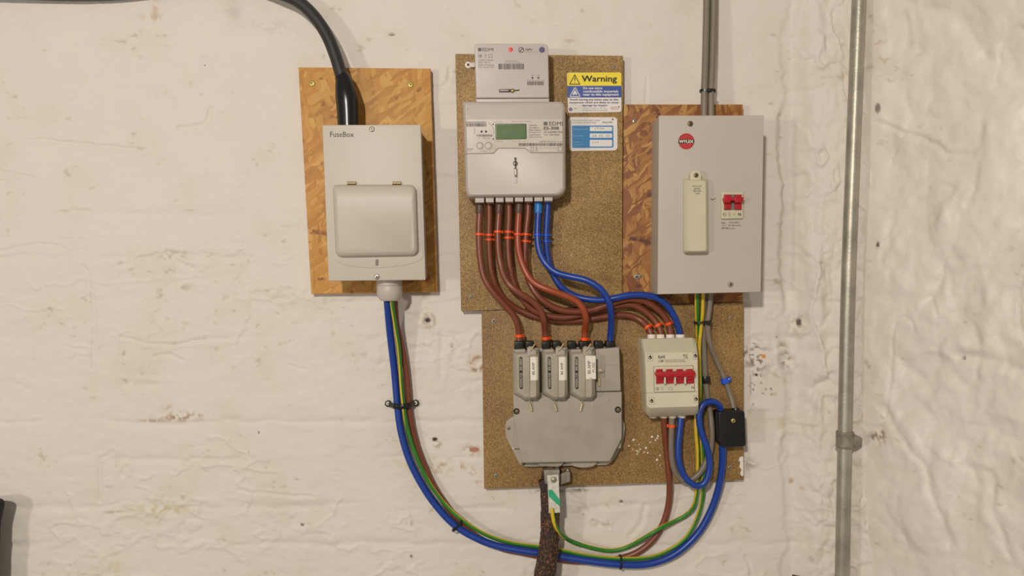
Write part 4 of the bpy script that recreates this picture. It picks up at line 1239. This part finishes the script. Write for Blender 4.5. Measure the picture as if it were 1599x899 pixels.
# neutral block
mb = MB()
mb.plate(rpoly([(930, 545), (967, 542), (969.5, 610), (931, 611)], 1.5, 3), 44, 62, GP, 1)
nb = mb.build('neutral_block', co)
mb = MB()
mb.line([(945, 545), (945, 556), (961, 556)], .4, 62.15, M['grey_plastic2']); mb.line([(944, 570), (966, 570)], .35, 62.15, M['ink_mid']); mb.line([(944, 570), (944, 608)], .35, 62.15, M['ink_mid'])
mb.plate(rpoly([(933, 575.5), (938, 574.5), (943.5, 576.5), (943.5, 580.5), (938, 582), (933, 581)], 1, 2), 60, 66, GC, .8)
mb.disc(937.6, 578.4, 2.6, 62, 68.5, M['seal'], 14, dome=1)
mb.build('stud', nb)
mb = MB(); mb.tube([P(935.3, 590, 64), P(936, 602, 64)], .0019, M['seal'], 10); mb.tube([P(935.6, 582, 66), P(935.3, 590, 64)], .0007, M['seal'], 6); mb.build('seal', nb)
# cable boots
for i, (x0, x1) in enumerate(((803, 818.5), (820, 833.5), (846.5, 859), (863, 876.5), (886.5, 900), (904.5, 918), (928.5, 942.5), (946, 960.5))):
    mb = MB(); mb.plate(rpoly([(x0 + .5, 532.5), (x1 - .5, 532.5), (x1, 545), (x0, 545)], [2, 2, 0, 0], 3), 28, 52, M['black'], 2.0); tag(mb.build('cable_boot', co), 'black rubber entry boot')
# fuse carriers
def carrier(x, last=False):
    mb = MB()
    base = [(x + .5, 548), (x + 43, 546), (x + 43.8, 616), (x + 37.5, 624), (x + 19.5, 624.5), (x + 12, 619), (x + 1.5, 614)]
    mid = [(x + 2, 549), (x + 43, 547), (x + 43.8, 616), (x + 37.8, 624), (x + 19.5, 624.6), (x + 12, 619.4), (x + 2.5, 614)]
    front = [(x + 7, 552.5), (x + 38.5, 551), (x + 38.8, 613.5), (x + 36, 619), (x + 20.5, 620), (x + 14.5, 616), (x + 8, 611.5)]
    mb.loft([(base, 44), (mid, 66), (front, 74), (inset(front, .9), 74.8)], GC)
    c = mb.build('fuse_carrier', co)
    mb = MB()                         # raised spine on the right half
    sp0 = [(x + 28.5, 554), (x + 41.6, 552), (x + 42.4, 615), (x + 36.5, 622), (x + 27, 622.6), (x + 26.8, 556)]
    sp1 = [(x + 29.5, 556.5), (x + 37.2, 555.4), (x + 37.6, 616), (x + 36.2, 619.6), (x + 28.6, 620), (x + 28.6, 557)]
    mb.loft([(sp0, 70), (sp0, 77), (sp1, 82.5)], GC)
    mb.line([(x + 27.6, 558), (x + 27.6, 616), (x + 41, 616)], .35, 77.4, M['ink_mid'], th=.4)
    mb.build('spine', c)
    mb = MB()                         # top lugs
    mb.plate(rpoly([(x + 4, 546), (x + 21, 545), (x + 21, 551), (x + 6, 552)], 1.5, 3), 46, 68, GP, 1)
    mb.plate(rpoly([(x + 24, 545), (x + 27, 541), (x + 31, 541), (x + 34, 545), (x + 38, 548), (x + 38, 556), (x + 24, 556)], 1, 2), 60, 77, GC, 1)
    mb.build('lug', c)
    mb = MB()
    mb.plate(rpoly([(x + 11, 557), (x + 16.4, 557), (x + 16.8, 608), (x + 11.4, 606.5)], 2.6, 4), 74, 75.2, M['ink_black'], .3)
    mb.text('BULL HENLEY', x + 12, 559, x + 15.6, 578, 75.4, M['grey_plastic2'], rot=90, bold=.03)
    mb.text('WARNING FUSE', x + 12.2, 582, x + 15.8, 605, 75.4, M['grey_plastic2'], rot=90, bold=.02)
    tag(mb.build('nameplate', c), 'black vertical strip with raised lettering')
    mb = MB()
    if last:
        pl = [(x + 27.5, 555), (x + 43.6, 555.4), (x + 44, 591.6), (x + 28.4, 591.6)]
        mb.loft([(pl, 83), (pl, 83.4)], M['white'])
        mb.text('80 AMP', x + 31, 563, x + 36, 583.6, 83.55, M['ink_mid'], rot=90, bold=.02)
        mb.text('FUSE', x + 38.4, 565.6, x + 42.4, 581, 83.55, M['ink_mid'], rot=90, bold=.015)
        mb.line([(x + 34, 590), (x + 38, 590.6)], .5, 83.55, M['ink_mid'])
    else:
        pl = [(x + 28.4, 557.4), (x + 37.6, 557.2), (x + 37.8, 593.6), (x + 28.8, 593.8)]
        pr = [(x + 37.6, 557.2), (x + 40.6, 556.8), (x + 40.9, 592.8), (x + 37.8, 593.6)]
        mb.loft([(pl, 82.6), (pl, 83.0)], M['white'])
        mb.add([P(pl[1][0], pl[1][1], 83.0), P(pr[1][0], pr[1][1], 80), P(pr[2][0], pr[2][1], 80), P(pl[2][0], pl[2][1], 83.0)], [(0, 1, 2, 3)], M['white'])
        mb.text('80 AMP', x + 31.4, 566, x + 35.6, 585, 83.15, M['ink_mid'], rot=90, bold=.02)
    tag(mb.build('paper_label', c), 'white paper label reading 80 AMP' + (' FUSE' if last else ''))
    mb = MB()
    w = [P(x + 26.5, 545, 74), P(x + 28, 547.4, 79), P(x + 31, 544, 80), P(x + 36, 536.5, 76)]
    w2 = [P(x + 24, 543, 74), P(x + 28, 542, 79), P(x + 32, 545.4, 79)]
    mb.tube(w, .0010, M['seal'], 8); mb.tube(w2, .0010, M['seal'], 8)
    mb.build('seal_wire', c)
for x, l in ((799.5, False), (844, False), (886.5, True)): carrier(x, l)
for x, lean in ((829, 1.4), (867.5, 1.6), (907.5, -1.4)):
    mb = MB(); mb.tube([P(x - lean, 630, 60), P(x + lean, 641.5, 60)], .0019, M['seal'], 10); mb.tube([P(x - lean * 2, 622, 64), P(x - lean, 630, 60)], .0007, M['seal'], 6)
    tag(mb.build('lead_seal', co), 'small crimped seal')

# ------------------------------------------------------------------ tarred incoming cable, earth clamp and tag
sp = spline([(858, 728, 42, 10), (857.5, 745, 43, 12.5), (858.5, 760, 44, 14.2), (859, 800, 45, 14.6), (858.5, 835, 46, 14.8), (856, 862, 46, 15.5), (852.5, 885, 45, 16.5), (850, 910, 44, 17), (848, 980, 42, 17)], 10)
rn = random.Random(8)
mb = MB()
pts = [P(*p[:3]) for p in sp]
fr = mb.frames(pts)
vs, fs = [], []
n = 28
for i, (p, t, a, b_) in enumerate(fr):
    for k in range(n):
        an = 2 * math.pi * k / n
        # a wound hessian wrap: a shallow lengthwise seam and small lumps
        rr = R(sp[i][3], 40) * (1 + .035 * rn.uniform(-1, 1) - .09 * math.exp(-((an - 3.0) % (2 * math.pi) - 3.14) ** 2 / .02) * 0 + .03 * math.sin(i * .6 + k))
        if k in (9 if i < 45 else 10, ): rr *= .93
        vs.append(p + a * math.cos(an) * rr + b_ * math.sin(an) * rr)
for i in range(len(fr) - 1):
    for k in range(n):
        j = (k + 1) % n
        fs.append((i * n + k, i * n + j, (i + 1) * n + j, (i + 1) * n + k))
fs += [tuple(range(n)), tuple((len(fr) - 1) * n + k for k in range(n))]
mb.add(vs, fs, M['tar'])
ac = mb.build('armoured_cable', None, 60)
tag(ac, 'thick rusty tar and hessian wrapped cable below the service cutout', 'cable')
mb = MB()
mb.plate(rpoly([(841, 754), (851, 747), (856, 752), (856, 770), (845, 770)], 1, 2), 38, 57, M['tar_tape'], 2); mb.plate([(845, 768), (857, 768), (857, 787), (845.5, 786)], 40, 59, M['tar'], 3)
tag(mb.build('tape_end', ac), 'dark loose tape end')

ec = thing('earth_clamp', 864, 755, 30, 'grey metal earth clamp with bolt under the service cutout', 'clamp')
mb = MB()
mb.plate(rpoly([(849, 734), (874, 733), (874, 755), (851, 756)], 2, 3), 28, 60, M['galv_clamp'], 1.5); mb.build('collar', ec)
mb = MB()
mb.plate(rpoly([(873, 741), (886, 735), (890.5, 737), (890.5, 752), (874, 757)], 1.5, 3), 30, 44, M['galv_clamp'], 1.2); mb.disc(886.5, 734.5, 2.4, 30, 46, M['zinc_dull'], 12, dome=1); mb.build('bracket', ec)
mb = MB(); mb.disc(864.6, 749, 5.0, 60, 64.5, M['zinc_dull'], 6, dome=.6); mb.disc(864.6, 749, 3.2, 62, 66.5, M['zinc'], 12, dome=1.2); mb.build('bolt', ec)

tg = MB()
tp = rpoly([(854.5, 742), (872, 740.5), (874.6, 800), (857.2, 801)], 1, 2)
tg.loft([(tp, 61.2), (tp, 62.0)], M['tag_metal'])
tgo = tg.build('earth_tag')
tag(tgo, 'silver tag with a green diagonal stripe hanging in front of the tarred cable', 'tag')
mb = MB(); mb.flat([(856.2, 764.5), (862.5, 764.5), (874, 780), (874.4, 791), (857, 775)], 62.15, M['tag_green']); mb.build('stripe', tgo)
# the bolt passes through the tag; washer sits on it
mb = MB(); mb.disc(864.6, 749, 4.8, 61.8, 63.0, M['zinc_dull'], 20); mb.build('washer', tgo)

# ------------------------------------------------------------------ four pole isolator
iso = thing('isolator_switch', 1047, 650, 20, 'ivory four pole isolator with a row of red toggles on the lower chipboard', 'isolator switch')
DI = 80
r1 = rpoly([(1000.5, 531), (1003, 528.5), (1083, 526.8), (1088, 531), (1091.5, 643), (1088, 648), (1014, 651), (1008, 646)], [2, 3, 3, 3, 3, 4, 6, 4], 4)
r2 = rpoly([(1006.5, 551), (1009, 549.5), (1086, 548.5), (1089.5, 551), (1091, 633), (1088, 635), (1014, 637.5), (1009.5, 634)], [1.5, 2, 2, 2, 2, 3, 4, 3], 4)
mb = MB()
mb.loft([(r1, 20, 52), (r1, 50, 52), (inset(r1, .6), 56), (r2, DI - 1.4), (inset(r2, 1.0), DI)], M['cream_iso'])
mb.build('housing', iso)
mb = MB()
mb.line([(1008.4, 613.4), (1090.6, 611.6)], .5, DI + .1, M['ink_mid'], th=.3)
W = rpoly([(1020.5, 572), (1082.4, 570.4), (1085.4, 611), (1021.5, 612.6)], .8, 2)
mb.plate(W, DI - 1, DI + .5, M['ink'], .2)
mb.plate(inset(W, .6), DI - 1, DI + .9, M['cream_iso'], .2)
win = mb.build('module_front', iso)
for x in (1024.6, 1040.2, 1056.4, 1071.8):
    mb = MB(); sx = (x - 1024.6) * .0
    mb.plate([(x, 576.4), (x + 10, 576), (x + 10, 580.2), (x, 580.6)], DI, DI + 4, M['red'], .6)
    mb.plate([(x + .4, 584), (x + 12, 583.6), (x + 12, 598), (x + .6, 599)], DI, DI + 6, M['red'], .8)
    mb.plate([(x + .2, 585), (x + 12.2, 584.6), (x + 11.6, 592), (x + .6, 592.6)], DI + 5, DI + 10, M['red'], 1)
    mb.build('toggle', iso)
mb = MB(); mb.plate(rpoly([(1024, 581), (1085.4, 579), (1086.4, 583), (1084.6, 588), (1025.6, 589), (1023.4, 584.6)], 1, 2), DI + 5, DI + 14, M['red'], 1.4)
tag(mb.build('toggle_bar', iso), 'red bar linking the toggles')
for x in (1038.6, 1054.4, 1070.2):
    MB().plate(rpoly([(x - 1.3, 588.4), (x + 1.3, 588), (x + 1.4, 599.4), (x - 1.2, 599.8)], .8, 2), DI, DI + 11.5, M['cream_iso'], .5).build('pole_divider', iso)
mb = MB()
T = DI + 1.1
mb.disc(1026.6, 607, 2.9, DI, T, M['ink_mid'], 20); mb.disc(1026.6, 607, 2.4, DI, T + .1, M['cream_iso'], 20); mb.text('ABB', 1024.6, 605.8, 1028.6, 608.2, T + .2, M['ink_mid'], bold=.02)
mb.text('100A', 1031.4, 604, 1036.4, 605.6, T, M['ink_mid']); mb.text('400V', 1031.4, 607, 1036.4, 608.6, T, M['ink_mid'])
mb.line(circ(1047, 606.4, 3, 14, 1.8), .4, T, M['ink_mid'], True)
mb.text('N', 1080, 602.8, 1083.8, 606.8, T, M['ink'], bold=.01)
T = DI + .2
mb.text('RoHS', 1028, 554.6, 1038.6, 559.4, T, M['ink'], bold=.02); mb.text('L100', 1028.6, 561.4, 1036, 565.4, T, M['ink'], bold=.015)
mb.text('UK CA', 1066.4, 553, 1073.4, 556, T, M['ink'], bold=.02); mb.text('CE', 1068, 556.6, 1074.4, 559.6, T, M['ink'], bold=.01)
mb.text('ISOLATE SUPPLY BEFORE', 1038.6, 561, 1069, 562.8, T, M['ink_mid'], bold=.01); mb.text('REMOVING THIS COVER 400V', 1039, 563.6, 1071, 565.4, T, M['ink_mid'], bold=.01)
mb.build('printing', iso)
for x, y in ((1015.4, 557.6), (1086, 555.2), (1017.6, 625.6), (1087, 622.6)):
    mb = MB()
    w = 4.2 if x < 1050 else 3.2
    mb.line(rect(x - w, y - 5.6, x + w, y + 5.6), .4, DI + .15, M['ink_mid'], True)
    mb.disc(x, y + .6, 2.6, DI - 1, DI + .2, M['ink_black'], 16); mb.flat([(x, y - 4), (x + 2, y), (x - 2, y)], DI + .2, M['ink_black'])
    mb.disc(x - .3, y + 1.2, 1.6, DI - 1, DI + .4, M['zinc'], 12, dome=.4)
    mb.build('cover_screw', iso)
for x0, x1 in ((1011, 1023.5), (1025, 1037.5), (1040, 1053), (1055, 1069)):
    mb = MB(); vlathe(mb, [((x0 + x1) / 2, 521.8, (x1 - x0) / 2), ((x0 + x1) / 2, 525, (x1 - x0) / 2 + .3), ((x0 + x1) / 2, 531, (x1 - x0) / 2 + .3)], 42, M['white'], 20); mb.build('entry_grommet', iso)
for x0, x1 in ((1013, 1026), (1029.5, 1043), (1043, 1056.5), (1057, 1071)):
    mb = MB(); vlathe(mb, [((x0 + x1) / 2, 645, (x1 - x0) / 2 - .4), ((x0 + x1) / 2, 650.6, (x1 - x0) / 2 - .4), ((x0 + x1) / 2, 652, (x1 - x0) / 2 - 1)], 42, M['cream_iso'], 20); mb.build('exit_grommet', iso)

# ------------------------------------------------------------------ grey cables, blue loop, black connector box
cable('grey_cable', [(1099.5, 450, 40), (1099, 485, 34), (1099, 515, 28), (1099.5, 560, 26), (1101.5, 595, 26), (1105, 622, 27), (1109, 645, 28), (1111.5, 672, 31), (1110.5, 698, 33), (1104, 718, 33.5), (1094, 736, 33.5), (1082, 747, 33.5), (1070, 750, 33.5), (1058, 742, 34), (1051, 725, 37), (1048.5, 700, 38), (1048.5, 672, 40), (1049.5, 640, 43)],
      4.7, M['grey_cable'], 'grey cable from fuse box looping round under the four pole isolator', bands=[(1048.5, 664.5, 4.4, M['orange'], 1.22)])
cable('grey_cable', [(1110.5, 450, 42), (1108, 480, 41), (1105, 505, 39), (1108, 535, 33), (1118, 562, 27), (1130, 588, 26), (1139, 613, 26), (1145, 634, 30), (1147, 652, 34)],
      4.0, M['grey_cable'], 'thinner grey cable slanting down right to the small black box')
cable('blue_cable', [(1064, 640, 42), (1062.5, 660, 44), (1060, 685, 46), (1058.8, 708, 47), (1062, 727, 48), (1070, 745, 48), (1082, 756, 48), (1093, 758, 48), (1102, 751, 48), (1107.5, 735, 48), (1107.5, 715, 48), (1103, 697, 48), (1097, 680, 48), (1092, 660, 48), (1092.5, 642, 48), (1099, 630.5, 47), (1109, 626.5, 45), (1119, 629, 42), (1125, 637, 38), (1126.5, 652, 36)],
      4.9, M['blue'], 'short blue cable making an S shaped loop between isolator and small black box', sub=8)
bx = thing('connector_box', 1142, 700, 20, 'small black connector box at the right edge of the lower chipboard', 'junction box')
MB().plate(rpoly([(1120.5, 642.5), (1161.5, 641), (1163, 695), (1128, 697.5), (1121.5, 692)], [3, 4, 4, 2, 3], 4), 20, 50, M['black'], 2).build('body', bx)
MB().plate(rpoly([(1122, 643), (1163, 641.3), (1165.3, 696.5), (1129, 698.5), (1123, 692)], [3, 4, 4, 2, 3], 4), 47, 54, M['black'], 1.6).build('lid', bx)
screw(1145.3, 656.8, 3.4, 54, M['brass'], bx)
mb = MB(); vlathe(mb, [(1149, 636.6, 6.2), (1149, 640, 7.2), (1149, 645, 7.4)], 34, M['black'], 16); mb.build('cable_entry', bx)

tie('cable_tie', 1097, 502.5, 36, .1, 1, 12.5, 11.5, 'black tie around grey and earth cables just below the light grey fuse box', 3.4, tail=(1107, 505))
# saddles
o = MB()
vlathe(o, [(1101, 587, 7.2), (1101, 588, 7.6), (1102, 597, 7.6), (1102, 598, 7.2)], 26, M['black'], 20)
o.box(1091.4, 588.5, 1095.5, 597, 20, 25, M['black'], .6)
o = o.build('cable_clip'); tag(o, 'black clip holding the grey cable to the board beside the isolator', 'cable clip')
mb = MB(); mb.tube([P(1130.6, 590.2, 26), P(1133, 598.2, 26)], .0064, M['blue_tie'], 20); mb.plate([(1130, 591), (1141, 588), (1143, 594.6), (1133, 598)], 20, 28, M['blue_tie'], .8)
o = mb.build('cable_clip'); tag(o, 'blue clip on the slanting grey cable', 'cable clip')
mb = MB(); mb.disc(1138.6, 592, 1.7, 26, 29.4, M['zinc'], 12, dome=.8); mb.build('nail', o)

# wall strap with two eyes
st = thing('cable_strap', 628, 635, 4, 'black strap with two screw eyes clamping the cable bundle to the wall', 'cable strap')
pts = smooth_path(spline([(607, 630.8, 7), (611.5, 632, 14), (615.5, 633.6, 23), (621, 634.4, 25.5), (628, 634.4, 29), (634, 633.4, 27), (640, 632, 21), (645, 630.5, 13), (648, 629.5, 7)], 5), 2)
MB().tube([P(*p) for p in pts], .0042, M['black'], 10, flat=(.32, 1)).build('band', st)
for x, y in ((605.6, 630.2), (648.6, 629.3)):
    mb = MB()
    n = 20
    mb.disc(x, y, 5.0, 2, 8.5, M['black'], 22, dome=1.2)
    e = mb.build('eye', st)
    screw(x, y, 2.9, 8.4, M['white'], e, cross=True)
tie('cable_tie', 714.5, 819, 15, .75, .62, 11.5, 12.5, 'black tie on the cable bundle at the lower left bend', 2.8)
tie('cable_tie', 968.5, 877, 17.5, 1, .02, 9.8, 13.5, 'black tie on the cable bundle at the bottom middle', 2.6)

# ------------------------------------------------------------------ steel conduit pipe on the right
pp = thing('steel_conduit', 1315, 899, 55, 'vertical galvanised steel pipe in the wall corner', 'pipe')
def PXF(y): return 1341.5 - 33 * (y / 450) / 1.9 if y < 450 else 1324.1 - 9 * (y - 450) / 450
pts = smooth_path([(PXF(y), y, 66) for y in range(-160, 1100, 20)], 20)
pts = [P(*p) for p in pts]
MB().tube(pts, R(10.9, 66), M['galv'], 32).build('tube', pp)
mb = MB()
c0, c1 = P(PXF(673), 673, 66), P(PXF(699), 699, 66)
u = (c1 - c0).normalized()
L_ = (c1 - c0).length
mb.tube([c0, c0 + u * L_ * .12, c0 + u * L_ * .2, c0 + u * L_ * .8, c0 + u * L_ * .88, c1], [R(12.6, 66), R(14.2, 66), R(13.2, 66), R(13.2, 66), R(14.2, 66), R(12.6, 66)], M['galv_clamp'], 28)
mb.plate(rpoly([(1322, 681), (1340, 680), (1348, 684), (1347, 694), (1338, 700), (1322, 696)], 3, 3), 52, 74, M['galv_clamp'], 3)
mb.build('pipe_clamp', pp)

# ------------------------------------------------------------------ dark things cut by the frame edge
mb = MB()
pl = rpoly([(-64, 781), (-4, 776), (7.5, 781), (6.5, 792), (1, 815), (-4, 960), (-66, 960)], [12, 8, 5, 4, 10, 8, 8], 5)
mb.loft([(pl, 34), (inset(pl, -.2), 36), (pl, 52, 36), (inset(pl, 3), 62, 36)], M['bag'])
tag(mb.build('tool_bag'), 'black rounded bag top peeping in at the bottom left edge', 'bag')
mb = MB(); mb.plate([(1258, 918), (1316, 916), (1318, 950), (1256, 950)], 0, 62, M['bituwood'], 1)
tag(mb.build('wooden_batten'), 'dark wooden batten end at the foot of the steel pipe', 'batten')

# repeats share a group
for pre, grp in (('meter_tail', 'cable tails below the electricity meter'), ('cable_tie', 'black cable ties round the bundles'),
                 ('earth_cable', 'green and yellow earth cables'), ('grey_cable', 'grey sheathed cables'), ('blue_cable', 'thick blue cables'),
                 ('osb_board', 'strand boards on the wall'), ('chipboard_panel', 'chipboard panels on the wall'), ('cable_clip', 'cable clips beside the isolator')):
    for o in bpy.data.objects:
        if o.parent is None and o.name.split('.')[0] == pre: o['group'] = grp
